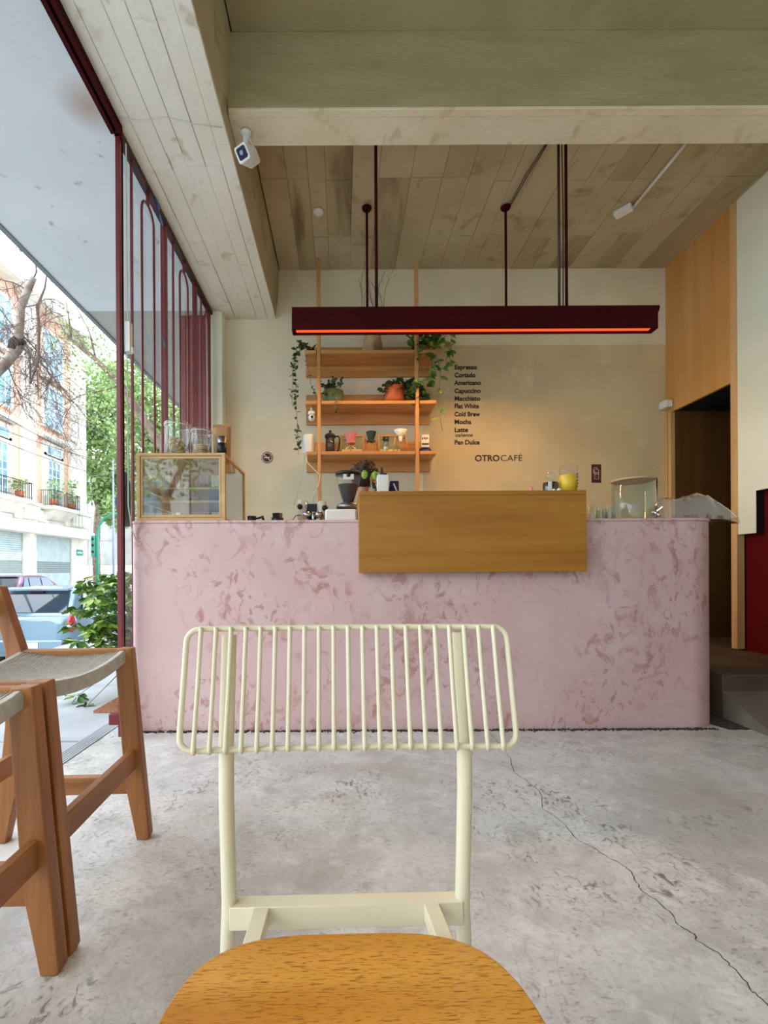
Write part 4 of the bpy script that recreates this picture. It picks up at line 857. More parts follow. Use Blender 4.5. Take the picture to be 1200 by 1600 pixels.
for px, s_ in ((876, .011), (868, .009)):
    b = B(); ball(b, (0, 0, s_), s_, 1.1, 1, 1, 12); o = obj('sugar_ball', b, 'white_matte'); o.location = at(px-2, 2.655, LT); tag(o, 'tiny white ball on the ledge edge, '+('nearest the yellow drink' if px == 876 else 'before the dark jar'), 'ornament')
# tumblers upside down on the counter
for i, (px, Y) in enumerate(((925, 2.86), (935, 2.95), (940.5, 2.83), (950, 2.94), (954, 2.82))):
    t = thing('water_glass', ['upturned glass tumbler nearest the oak ledge', 'upturned tumbler second from ledge, in back row', 'upturned glass tumbler in the middle of five', 'upturned tumbler in back row near the dispenser', 'upturned glass tumbler nearest the glass dispenser'][i], 'glass', at(px, Y), group='upturned tumblers on the counter')
    part('tumbler', lambda bm: lathe(bm, [(.027, 0), (.031, .02), (.031, .085), (.027, .094), (0, .094), (0, .080), (.026, .078), (.028, .02), (.025, 0)], seg=24), 'jar_glass', t)
# drinks dispenser
Yd = 2.92; k = Yd/F; p = at(991, Yd); r = 30.5*k; h = .92+(893-752)*k-TOP
t = thing('glass_dispenser', 'large glass drinks dispenser with pale wooden lid and tap', 'dispenser', p)
part('tank', lambda bm: lathe(bm, [(0, 0), (r*.96, 0), (r, .01), (r, h-.012), (r*.97, h-.012), (r*.965, .016), (0, .012)], seg=40), 'jar_glass', t)
part('lid', lambda bm: lathe(bm, [(r*.96, h-.012), (r*1.02, h-.012), (r*1.02, h), (0, h)], seg=40), 'cork', t)
part('tap', lambda bm: (lathe(bm, [(0, 0), (.014, 0), (.014, .03), (0, .03)], seg=16, M=Matrix.Translation((.056, -r*.85, .045)) @ Matrix.Rotation(PI/2, 4, 'X')), tube(bm, [(.056, -r*.85-.03, .045), (.056, -r*.85-.04, .035), (.056, -r*.85-.042, .018)], .009, 8), beam(bm, (.056, -r*.85-.026, .055), (.075, -r*.85-.05, .078), .010, .006)), 'chrome', t)
# the plastic bag on the counter end
def bagmesh(bm):
    n, m_ = 64, 22
    x0, x1 = (1022-CX)*2.86/F, (1150-CX)*2.80/F
    top = [(0, .09), (.05, .125), (.15, .135), (.3, .13), (.42, .15), (.55, .165), (.65, .150), (.74, .115), (.84, .085), (.92, .055), (1, .02)]
    def prof(t):
        for (a, h0), (c, h1) in zip(top, top[1:]):
            if t <= c: return h0+(h1-h0)*(t-a)/(c-a)
        return .01
    for side in (0, 1):
        g = []
        for i in range(n+1):
            u = i/n; row = []
            for j in range(m_+1):
                v = j/m_; wv = math.sin(PI*v)
                wy = (.20*(1-.55*max(0, u-.7)/.3))
                x = x0+(x1-x0)*u; y = 2.76+wy*v+(.10 if u > .9 else 0)*(u-.9)
                nn = noise.fractal(Vector((u*7, v*4, side*3)), .7, 2, 5); rd = 1-abs(noise.noise(Vector((u*5+v*4, v*5-u*2, 2+side))))*2.4
                if side: z = (prof(u)*(wv**.75)+nn*.010*wv+rd*.010*wv)
                else: z = .002+(.003*abs(nn)) 
                if u > .80: z -= (u-.80)*.14*(1-v*.4)*(1 if not side else .8)
                if u <= .80: z = max(z, .0015)
                row.append(bm.verts.new((x, y-(.03 if side else 0)*wv, TOP+max(z, -.05))))
            g.append(row)
        for i in range(n):
            for j in range(m_): bm.faces.new((g[i][j], g[i+1][j], g[i+1][j+1], g[i][j+1])).smooth = True
b = B(); bagmesh(b); bmesh.ops.remove_doubles(b, verts=b.verts, dist=.0008); o = obj('plastic_bag', b, 'plastic_film'); tag(o, 'crumpled clear plastic bag overhanging the counter\'s right end', 'bag')

# ------------------------------------------------------------------ the barista
def skinned(name, verts, edges, radii, m, parent, root=0, lvl=2):
    me = bpy.data.meshes.new(name); me.from_pydata([Vector(v) for v in verts], edges, []); me.update()
    o = bpy.data.objects.new(name, me); COL.objects.link(o)
    sk = o.modifiers.new('skin', 'SKIN'); sd = o.modifiers.new('sub', 'SUBSURF'); sd.levels = sd.render_levels = lvl
    sk.use_smooth_shade = True
    for i, r in enumerate(radii):
        r = r if isinstance(r, tuple) else (r, r); me.skin_vertices[0].data[i].radius = r
        me.skin_vertices[0].data[i].use_root = (i == root)
    bpy.context.view_layer.update()
    nm = bpy.data.meshes.new_from_object(o.evaluated_get(bpy.context.evaluated_depsgraph_get()))
    bpy.data.objects.remove(o); nm.materials.clear(); nm.materials.append(MATS[m]); nm.name = name
    o = bpy.data.objects.new(name, nm); COL.objects.link(o); o.parent = parent
    return o
Hd = W(571, 745, 3.62)       # head centre
ps = thing('person', 'dark-haired person in black shirt bending behind the counter', 'person', (.10, 3.66, 0))
O = ps.location
def R_(v): return Vector(v)-O
hx, hy, hz = Hd
# skeleton in world metres: a standing figure, bent forward at the hip, arms down to the bench
sk = [(.16, 3.74, .92), (.15, 3.70, 1.12), (.14, 3.67, 1.28), (.14, 3.65, 1.40), (.155, 3.635, 1.49), (hx-.01, 3.62, hz-.06),
      (.02, 3.64, 1.36), (-.01, 3.60, 1.12), (.00, 3.46, .97), (.01, 3.40, .95),
      (.28, 3.72, 1.36), (.33, 3.70, 1.12), (.33, 3.56, .98), (.33, 3.50, .955),
      (.08, 3.76, .86), (.07, 3.74, .48), (.07, 3.78, .09), (.07, 3.68, .03),
      (.25, 3.77, .86), (.26, 3.75, .48), (.26, 3.79, .09), (.27, 3.69, .03)]
ed = [(0, 1), (1, 2), (2, 3), (3, 4), (4, 5), (2, 6), (6, 7), (7, 8), (8, 9), (2, 10), (10, 11), (11, 12), (12, 13), (0, 14), (14, 15), (15, 16), (16, 17), (0, 18), (18, 19), (19, 20), (20, 21)]
rd = [(.13, .11), (.12, .10), (.12, .10), .06, .046, .05, .045, .036, .028, .026, .045, .036, .028, .026, .085, .06, .042, .04, .085, .06, .042, .04]
skinned('body', [R_(v) for v in sk], ed, rd, 'skin', ps)
def fat(r, k=1.12, a=.008): return tuple(x*k+a for x in r) if isinstance(r, tuple) else r*k+a
idx = [0, 1, 2, 3, 6, 7, 10, 11]; mp_ = {v: i for i, v in enumerate(idx)}
v2 = [R_(sk[i]) for i in idx]; v2[3] = R_((.145, 3.65, 1.43)); rr_ = [fat(rd[i], 1.15, .022) for i in idx]
skinned('shirt', v2, [(mp_[a], mp_[c]) for a, c in ed if a in mp_ and c in mp_], rr_, 'shirt', ps)
idx = [0, 14, 15, 16, 18, 19, 20]; mp_ = {v: i for i, v in enumerate(idx)}
skinned('trousers', [R_(sk[i]) for i in idx], [(mp_[a], mp_[c]) for a, c in ed if a in mp_ and c in mp_], [fat(rd[i], 1.1, .01) for i in idx], 'jeans', ps)
# head facing right and down
hm = Matrix.Rotation(.45, 4, 'Y') @ Matrix.Rotation(-PI/2+.25, 4, 'Z')      # local -Y is the face
def head(bm):
    M = Matrix.Translation(Hd-O) @ Matrix.Rotation(.42, 4, 'Y') @ Matrix.Rotation(1.25, 4, 'Z')
    ball(bm, (0, 0, 0), .078, .92, 1.12, 1.25, 20, None); vs_ = list(bm.verts)
    for v in vs_:
        if v.co.z < 0: v.co.x *= 1+v.co.z*2.2; v.co.y *= 1+v.co.z*1.2
    ball(bm, (0, -.092, -.018), .014, .8, 1.2, 1.4, 10)          # nose
    ball(bm, (0, -.080, -.052), .020, 1, .5, .3, 10)             # lips
    for s in (-1, 1):
        ball(bm, (s*.074, .005, -.012), .022, .35, .8, 1.3, 10)  # ears
        ball(bm, (s*.030, -.078, .004), .013, 1, .7, .7, 10)     # eyelids
    for v in bm.verts: v.co = M @ v.co
part('head', head, 'skin', ps)
def hair(bm):
    M = Matrix.Translation(Hd-O) @ Matrix.Rotation(.42, 4, 'Y') @ Matrix.Rotation(1.25, 4, 'Z')
    ball(bm, (0, .014, .010), .090, 1.0, 1.14, 1.22, 24)
    for v in bm.verts:
        v.co += v.co.normalized()*noise.noise(v.co*45)*.010
    for v in list(bm.verts):
        if v.co.y < -.070 and v.co.z < .035: v.co.y = -.055
    for i in range(160):
        a, e = random.uniform(0, 2*PI), random.uniform(-.5, 1.3)
        c = Vector((.086*math.cos(a)*math.cos(e), .018+.096*math.sin(a)*math.cos(e), .022+.10*math.sin(e)))
        if c.y < -.05 and c.z < .06: continue
        d = Vector((random.uniform(-1, 1), random.uniform(-1, 1), random.uniform(-1, .3))).normalized()*.02
        tube(bm, [c, c+d*.6+c.normalized()*.006, c+d], [.006, .005, .002], 5)
    for v in bm.verts: v.co = M @ v.co
part('hair', hair, 'hair', ps)
for wr_, dr_, sg in ((sk[9], Vector((.2, -.75, -.10)), 1), (sk[13], Vector((.25, .7, -.15)), -1)):
    bb = B(); d = dr_.normalized(); s_ = d.cross(Vector((0, 0, 1))).normalized()*sg; base = R_(wr_)
    ball(bb, base+d*.04, .034, .9, 1.15, .5, 12)
    for j, (L_, off) in enumerate(((.062, -.024), (.070, -.008), (.066, .008), (.052, .023))):
        q = base+d*.068+s_*off; tube(bb, [q, q+d*L_*.5+Vector((0, 0, -.004)), q+d*L_*.8+Vector((0, 0, -.018)), q+d*L_*.9+Vector((0, 0, -.030))], [.009, .0085, .0075, .006], 8)
    q = base+d*.025-s_*.028; tube(bb, [q, q+d*.03-s_*.022, q+d*.052-s_*.026+Vector((0, 0, -.01))], [.010, .009, .007], 8)
    obj('hand', bb, 'skin', ps)

# ------------------------------------------------------------------ the cream wire chair with oak seat
chair = thing('wire_back_chair', 'cream metal wire-back chair with rounded oak seat, in foreground', 'chair', (.006, .585, 0), rz=math.radians(1.5))
def Cp(nm, fn, m='cream_metal', bev=.0012, **kw): return part(nm, fn, m, chair, bevel=bev, **kw)
def seat(bm):
    poly = []; n = 96
    for i in range(n):
        a = 2*PI*i/n; c, s = math.cos(a), math.sin(a); e = 2/3.7
        poly.append((-.003+.200*abs(c)**e*(1 if c > 0 else -1), -.212+.212*abs(s)**e*(1 if s > 0 else -1)))
    prism(bm, poly, .449, .461, 'Z')
Cp('seat', seat, 'seat_oak', .0015, label='rounded square oak seat')
yb = .088                                          # rear frame plane behind the seat edge
def uprt(s):
    return [(s*.187, yb+.050, 0), (s*.184, yb+.03, .25), (s*.171, yb+.002, .44), (s*.171, yb-.012, .60), (s*.171, yb-.010, .68), (s*.171, yb+.012, .828)]
for s in (-1, 1):
    Cp('rear_leg', lambda bm: tube(bm, uprt(s), .0108, 14))
    Cp('front_leg', lambda bm: tube(bm, [(s*.155, -.36, .436), (s*.175, -.385, .0)], .0108, 14))
    Cp('seat_rail', lambda bm: beam(bm, (s*.122, yb-.011, .4285), (s*.148, -.37, .4345), .022, .024))
    Cp('foot_glide', lambda bm: lathe(bm, [(0, -.0), (.012, 0), (.012, .008), (0, .008)], c=(s*.187, yb+.050, 0), seg=14), 'rubber')
Cp('cross_rail', lambda bm: box(bm, -.168, .168, yb-.012, yb+.013, .408, .441))
Cp('front_rail', lambda bm: box(bm, -.15, .15, -.372, -.350, .421, .447))
# wire backrest: rounded frame, twenty-one wires welded on its near side, all slightly curved
zb_, zt_ = .674, .838
def back_y(x, z): f = (z-zb_)/(zt_-zb_); return yb-.026+.030*f-.16*(x*x)
hb, ht = .2345, .2315
fr_ = []
def fp(x, z): return (x, back_y(x, z), z)
cr = .018
for cx_, cz_, a0 in ((hb-cr, zb_+cr, -90), (ht-cr, zt_-cr, 0), (-ht+cr, zt_-cr, 90), (-hb+cr, zb_+cr, 180)):
    fr_ += [fp(x, z) for x, z in arc(cx_, cz_, cr, a0, a0+90, 5)]
    if a0 in (-90,): pass
def dense(pts, closed=True):
    out = []
    for i in range(len(pts)):
        a, c = Vector(pts[i]), Vector(pts[(i+1) % len(pts)]); n = max(1, int((c-a).length/.03))
        for k in range(n): q = a.lerp(c, k/n); out.append((q.x, back_y(q.x, q.z), q.z))
    return out
XO = .004
Cp('back_frame', lambda bm: tube(bm, [(q[0]+XO, q[1], q[2]) for q in dense(fr_)], .0042, 10, closed=True), bev=0)
for i in range(21):
    f = (i+1)/22; x0, x1 = -hb+2*hb*f, -ht+2*ht*f
    def wire(bm):
        y0, y1 = back_y(x0, zb_)-.0065, back_y(x1, zt_)-.0065
        tube(bm, [(x0+XO, y0, zb_-.003), (x0+XO, y0-.0005, zb_+.005), ((x0+x1)/2+XO, (y0+y1)/2+.001, (zb_+zt_)/2), (x1+XO, y1-.0005, zt_-.005), (x1+XO, y1, zt_+.003)], [.0028, .0034, .0032, .0034, .0028], 9)
    Cp('wire', wire, bev=0)

# ------------------------------------------------------------------ stools
def stool(label):
    t = thing('counter_stool', label, 'stool', group='teak stools with woven cord seats')
    def Q(nm, fn, m, bev=.004, **kw): return part(nm, fn, m, t, bevel=bev, **kw)
    hwY = .260
    for s in (-1, 1):
        yc = s*(hwY-.019)
        # front leg: flares to a shoulder at the top, narrows to the foot
        Q('front_leg', lambda bm: prism(bm, [(-.048, .66), (.0, .66), (.022, .40), (.058, .012), (.052, 0), (.014, 0), (-.018, .16), (-.030, .26), (-.056, .62)], yc-.019, yc+.019, 'Y'), 'teak_z')
        Q('rear_leg', lambda bm: prism(bm, [(-.365, .655), (-.435, .872), (-.443, .878), (-.475, .875), (-.46, .80), (-.422, .655), (-.425, .40), (-.465, .01), (-.460, 0), (-.425, 0), (-.390, .16), (-.375, .40)], yc-.019, yc+.019, 'Y'), 'teak_z')
        Q('side_rail', lambda bm: box(bm, -.40, -.044, yc-.016, yc+.016, .612, .6585), 'teak_x', .006)
        Q('side_stretcher', lambda bm: prism(bm, [(-.40, .156), (-.02, .156), (.0, .13), (.018, .16), (.015, .225), (-.01, .218), (-.39, .218)], yc-.013, yc+.013, 'Y'), 'teak_x')
    Q('front_stretcher', lambda bm: box(bm, -.012, .014, -hwY+.03, hwY-.03, .245, .312), 'teak_y')
    Q('rear_stretcher', lambda bm: box(bm, -.405, -.38, -hwY+.03, hwY-.03, .245, .312), 'teak_y')
    def bk(bm):
        n = 12
        ring = []
        for i in range(n+1):
            y = -hwY+.02+(2*hwY-.04)*i/n; bow = -.035*(1-(y/hwY)**2)
            ring.append([bm.verts.new(p) for p in ((-.438+bow, y, .775), (-.457+bow, y, .775), (-.470+bow, y, .865), (-.450+bow, y, .865))])
        for A, C_ in zip(ring, ring[1:]):
            for k in range(4): bm.faces.new((A[k], A[(k+1) % 4], C_[(k+1) % 4], C_[k]))
        bm.faces.new(ring[0]); bm.faces.new(ring[-1][::-1])
    Q('back_rest', bk, 'teak_y')
    # woven seat: cords side by side over the side rails, dipping in the middle, doubled below by a sheet coloured dark as gap shade
    def zs_(u, v): return .650-.024*(1-(2*v-1)**2)-.014*math.sin(PI*u)
    def weave(bm):
        n = 31
        for i in range(n):
            u = (i+.5)/n; x = -.365+u*.332; r = .0036
            pts = [(x, -hwY+.036, .625)]+[(x, (-hwY+.034)+(2*hwY-.068)*j/10, zs_(u, j/10)) for j in range(11)]+[(x, hwY-.036, .625)]
            tube(bm, pts, r, 5, caps=False)
    o = Q('woven_cord', weave, 'cord_paper', 0); o['kind'] = 'stuff'
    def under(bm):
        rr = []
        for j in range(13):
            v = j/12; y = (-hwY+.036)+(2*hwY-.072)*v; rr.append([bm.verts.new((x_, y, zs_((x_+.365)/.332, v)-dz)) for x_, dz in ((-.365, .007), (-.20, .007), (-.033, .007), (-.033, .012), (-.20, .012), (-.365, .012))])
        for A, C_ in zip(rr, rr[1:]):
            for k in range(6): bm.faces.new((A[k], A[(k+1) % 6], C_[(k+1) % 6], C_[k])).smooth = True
    Q('under_weave_shade', under, 'cord_shadow', 0)
    def edge(bm, X_):      # the thick rolled front edge
        for x_ in (X_,):
            rr = []
            for j in range(15):
                v = j/14; y = (-hwY+.036)+(2*hwY-.072)*v; z = zs_(1 if x_ > -.1 else 0, v)+.002
                rr.append([bm.verts.new(p) for p in ((x_-.010, y, z), (x_+.006, y, z+.001), (x_+.012, y, z-.010), (x_+.010, y, z-.040), (x_-.008, y, z-.042))])
            for A, C_ in zip(rr, rr[1:]):
                for k in range(5): bm.faces.new((A[k], A[(k+1) % 5], C_[(k+1) % 5], C_[k])).smooth = True
            bm.faces.new(rr[0]); bm.faces.new(rr[-1][::-1])
    for X_ in (-.030, -.368): Q('rolled_edge', lambda bm: edge(bm, X_), 'cord_paper', .002)
    return t
st = stool('teak stool with woven cord seat, the farther one, nearest the counter')
st.location = (-.718, 1.36, 0); st.rotation_euler = (0, 0, math.radians(2.2))
st2_ = dup(st, (-.702, .826, 0), math.radians(1.5), 'teak stool with woven cord seat at lower left edge, the nearer one')

# ------------------------------------------------------------------ street level
SZt = -.83
b = B(); box(b, -60, 60, -60, 90, SZt-.2, SZt); struct('road', b, 'asphalt')
b = B(); box(b, -3.6, XL-.10, -9, 30, SZt, -.045); box(b, XL-.1, 9, -9, YR-.01, SZt, -.045); pv = struct('pavement', b, 'pavement')
for i, x0 in enumerate((-3.6, -2.52)):
    y = -3.0+i*.5
    while y < 15:
        b = B(); z = -.006+random.uniform(-.003, .003); box(b, x0+.004, x0+1.07, y+.004, y+1.25, -.045, z); struct('paving_slab', b, 'pavement', pv, bevel=.004); y += 1.258
b = B()
for q in range(6): box(b, XL-.2+q*.016, XL-.19+q*.016, -3, 12, -.045, .002)
box(b, XL-.205, XL-.10, -3, 12, -.045, -.004); struct('gate_threshold', b, 'pavement', pv)
b = B(); box(b, -21.5, -17.2, 5, 90, SZt, -.70); struct('far_pavement', b, 'stone_grey')
b = B()
x0, x1, y0, y1 = XL-.40, XL-.10-.01, 3.03, 3.9
box(b, x0, x1, y0, y1, -.004, .012); n = 30
for i in range(n): box(b, x0+.008, x1-.008, y0+(y1-y0)*i/n+.004, y0+(y1-y0)*i/n+.018, .012, .018)
tag(obj('door_mat', b, 'mat_coir'), 'brown ribbed mat on the pavement outside the gate', 'mat')

# schefflera bush in a pot outside the gate
pc = Vector((XL-.24, 3.42, .019))
t = thing('schefflera_bush', 'glossy green schefflera bush in a pot outside the gate', 'plant', pc)
part('pot', lambda bm: lathe(bm, [(0, 0), (.085, 0), (.105, .18), (.112, .18), (.112, .20), (.10, .20), (.09, .17), (0, .17)], seg=24), 'terracotta', t)
lm = B(); leaf(lm, Vector((0, 0, 0)), (1, 0, 0), .095, .24); bmesh.ops.recalc_face_normals(lm, faces=lm.faces)
wh = B()
for k in range(7):
    a = 2*PI*k/7; leaf(wh, Vector((.012*math.cos(a), .012*math.sin(a), 0)), (math.cos(a), math.sin(a), -.28), .085, .25)
whm = bpy.data.meshes.new('leaf'); wh.to_mesh(whm); wh.free(); whm.materials.append(MATS['leaf_schefflera'])
bs = B(); random.seed(21)
lowd = [(-.50, -.18, .10), (-.42, -.12, .02), (-.35, -.15, .18), (-.30, -.2, -.02), (-.40, .0, .24)]
for i in range(135):
    if i < 5: e = Vector(lowd[i])
    else:
        hgt = random.uniform(.32, .90); wd = .34*math.sin(PI*min(1, (hgt-.12)/.85))**.6+.04
        e = Vector((-.16+random.uniform(-1, .75)*wd, random.uniform(-.8, .9)*wd, hgt))
        e.x = min(e.x, .145)
    mid = Vector((e.x*.4, e.y*.4, .2+e.z*.45)); tube(bs, [Vector((0, 0, .17)), mid, e], [.006, .004, .002], 5)
    o = share('leaf', whm, t, e, (random.uniform(-.5, .5), random.uniform(-.6, .3), random.uniform(0, 6)), (random.uniform(.75, 1.15),)*3)
obj('stem', bs, 'leaf_dark', t)

# ------------------------------------------------------------------ cars
def car(label, loc, rz, L_, Wd, H, paint, nm='car'):
    t = thing(nm, label, 'car', loc, rz)
    hw = Wd/2; kx = L_/3.8
    st = [(0, .66, .90, .34), (.05, .88, .96, .26), (.25, .96, .99, .22), (.7, 1.0, .985, .2), (1.6, 1.0, .97, .2), (2.5, 1.0, .955, .2), (3.1, .98, .90, .2), (3.5, .92, .80, .22), (3.72, .80, .68, .26), (3.8, .6, .58, .34)]
    def sec(y, w_, zt, zb):
        w_ *= hw; p = [(w_*.90, zb), (w_*.985, zb+.12), (w_, (zb+zt)*.5), (w_*.985, zt-.10), (w_*.92, zt-.02), (w_*.80, zt)]
        return p+[(-a, c) for a, c in reversed(p)]
    def loft(bm, secs):
        R = [[bm.verts.new((a, y*kx, c*H/1.5)) for a, c in s] for y, s in secs]
        for A, C_ in zip(R, R[1:]):
            for k in range(len(A)): bm.faces.new((A[k], A[(k+1) % len(A)], C_[(k+1) % len(A)], C_[k])).smooth = True
        bm.faces.new(R[0]); bm.faces.new(R[-1][::-1])
    part('body', lambda bm: loft(bm, [(s[0], sec(*s)) for s in st]), paint, t)
    gs = [(.10, .80, .98, .985), (.25, .79, .98, 1.2025), (.40, .78, .98, 1.42), (.62, .765, .97, 1.475), (1.2, .76, .97, 1.50), (1.9, .76, .96, 1.48), (2.25, .77, .955, 1.40), (2.9, .84, .92, .96)]
    def gsec(y, w_, zb, zt):
        wb = hw*.93; wt = hw*w_*(1 if zt > 1.3 else 1); f = (zt-zb)/.52; wt = wb+(wt-wb)*min(1, f)
        p = [(wb, zb-.05), (wb+(wt-wb)*.85, zb+(zt-zb)*.86), (wt*.93, zt-.012), (wt*.6, zt)]
        return p+[(-a, c) for a, c in reversed(p)]
    part('roof', lambda bm: loft(bm, [(g[0], gsec(*g)) for g in gs]), paint, t)
    def quadpane(name, pts, m='car_glass', th=.012, parent=t):
        P = [Vector((x, y*kx, z*H/1.5)) for x, y, z in pts]; nrm = (P[1]-P[0]).cross(P[2]-P[0]).normalized(); b = B()
        A = [b.verts.new(p+nrm*th) for p in P]; D = [b.verts.new(p-nrm*.01) for p in P]; b.faces.new(A); b.faces.new(D[::-1])
        for i in range(len(P)): b.faces.new((A[i], D[i], D[(i+1) % len(P)], A[(i+1) % len(P)]))
        return obj(name, b, m, parent, bevel=.004)
    quadpane('rear_window', [(-hw*.80, .125, 1.03), (hw*.80, .125, 1.03), (hw*.72, .355, 1.37), (-hw*.72, .355, 1.37)])
    quadpane('windscreen', [(hw*.80, 2.80, 1.0), (-hw*.80, 2.80, 1.0), (-hw*.70, 2.30, 1.37), (hw*.70, 2.30, 1.37)])
    quadpane('spoiler', [(-hw*.70, .30, 1.43), (hw*.70, .30, 1.43), (hw*.70, .48, 1.46), (-hw*.70, .48, 1.46)], paint, .03)
    quadpane('brake_light', [(-.13, .335, 1.38), (.13, .335, 1.38), (.12, .36, 1.42), (-.12, .36, 1.42)], 'maroon_dark', .022)
    for s in (-1, 1):
        for (ya, yb_, ya2, yb2) in ((.42, .78, .60, .82), (.84, 1.60, .88, 1.60), (1.66, 2.55, 1.66, 2.12)):
            pts = [(s*hw*.945, ya, 1.0), (s*hw*.945, yb_, 1.0), (s*hw*.825, yb2, 1.38), (s*hw*.825, ya2, 1.38)]
            quadpane('side_window', pts if s > 0 else pts[::-1])
        tl = part('tail_light', lambda bm: ball(bm, (s*hw*.90, .14*kx, .84), .17, .42, .62, 1.0, 16), 'lamp_red', t)
        obj('clear_lens', (lambda bm: (ball(bm, (s*hw*.90, .115*kx, .80), .09, .62, .95, .62, 14), bm)[-1])(B()), 'lamp_clear', tl)
        part('mirror', lambda bm: ball(bm, (s*(hw+.08), 2.35*kx, 1.02*H/1.5), .085, 1, .7, .8, 12), paint, t)
        part('headlight', lambda bm: ball(bm, (s*hw*.66, 3.60*kx, .62*H/1.5), .14, 1.1, 1, .6, 12), 'lamp_clear', t)
        for yy in (.62, 3.08):
            M = Matrix.Translation((s*(hw-.10), yy*kx, .30)) @ Matrix.Rotation(PI/2, 4, 'Y')
            w_ = part('wheel', lambda bm: lathe(bm, [(0, -.10), (.29, -.10), (.30, -.08), (.30, .08), (.29, .10), (0, .10)], seg=28, M=M), 'rubber', t)
            obj('hub_cap', (lambda bm: (lathe(bm, [(0, -.115), (.18, -.112), (.19, -.10), (.19, .10), (.18, .112), (0, .115)], seg=20, M=M), bm)[-1])(B()), 'steel', w_)
    part('rear_bumper', lambda bm: box(bm, -hw*.82, hw*.82, -.03, .12, .34, .56), paint, t, bevel=.03)
    part('number_plate', lambda bm: box(bm, -.26, .26, -.045, -.03, .40, .52), 'label_white', t, bevel=.004)
    part('emblem', lambda bm: ball(bm, (0, .045, .90*H/1.5), .035, 1.3, .4, .8, 12), 'chrome', t)
    return t
car('silver-blue hatchback parked nearest the cafe, seen from behind', (-5.66, 8.2, SZt), 0, 3.8, 1.68, 1.50, 'car_silver')
car('plum coloured car parked far across the street by the shutters', (-15.7, 21.0, SZt), 0, 4.2, 1.78, 1.66, 'car_plum')

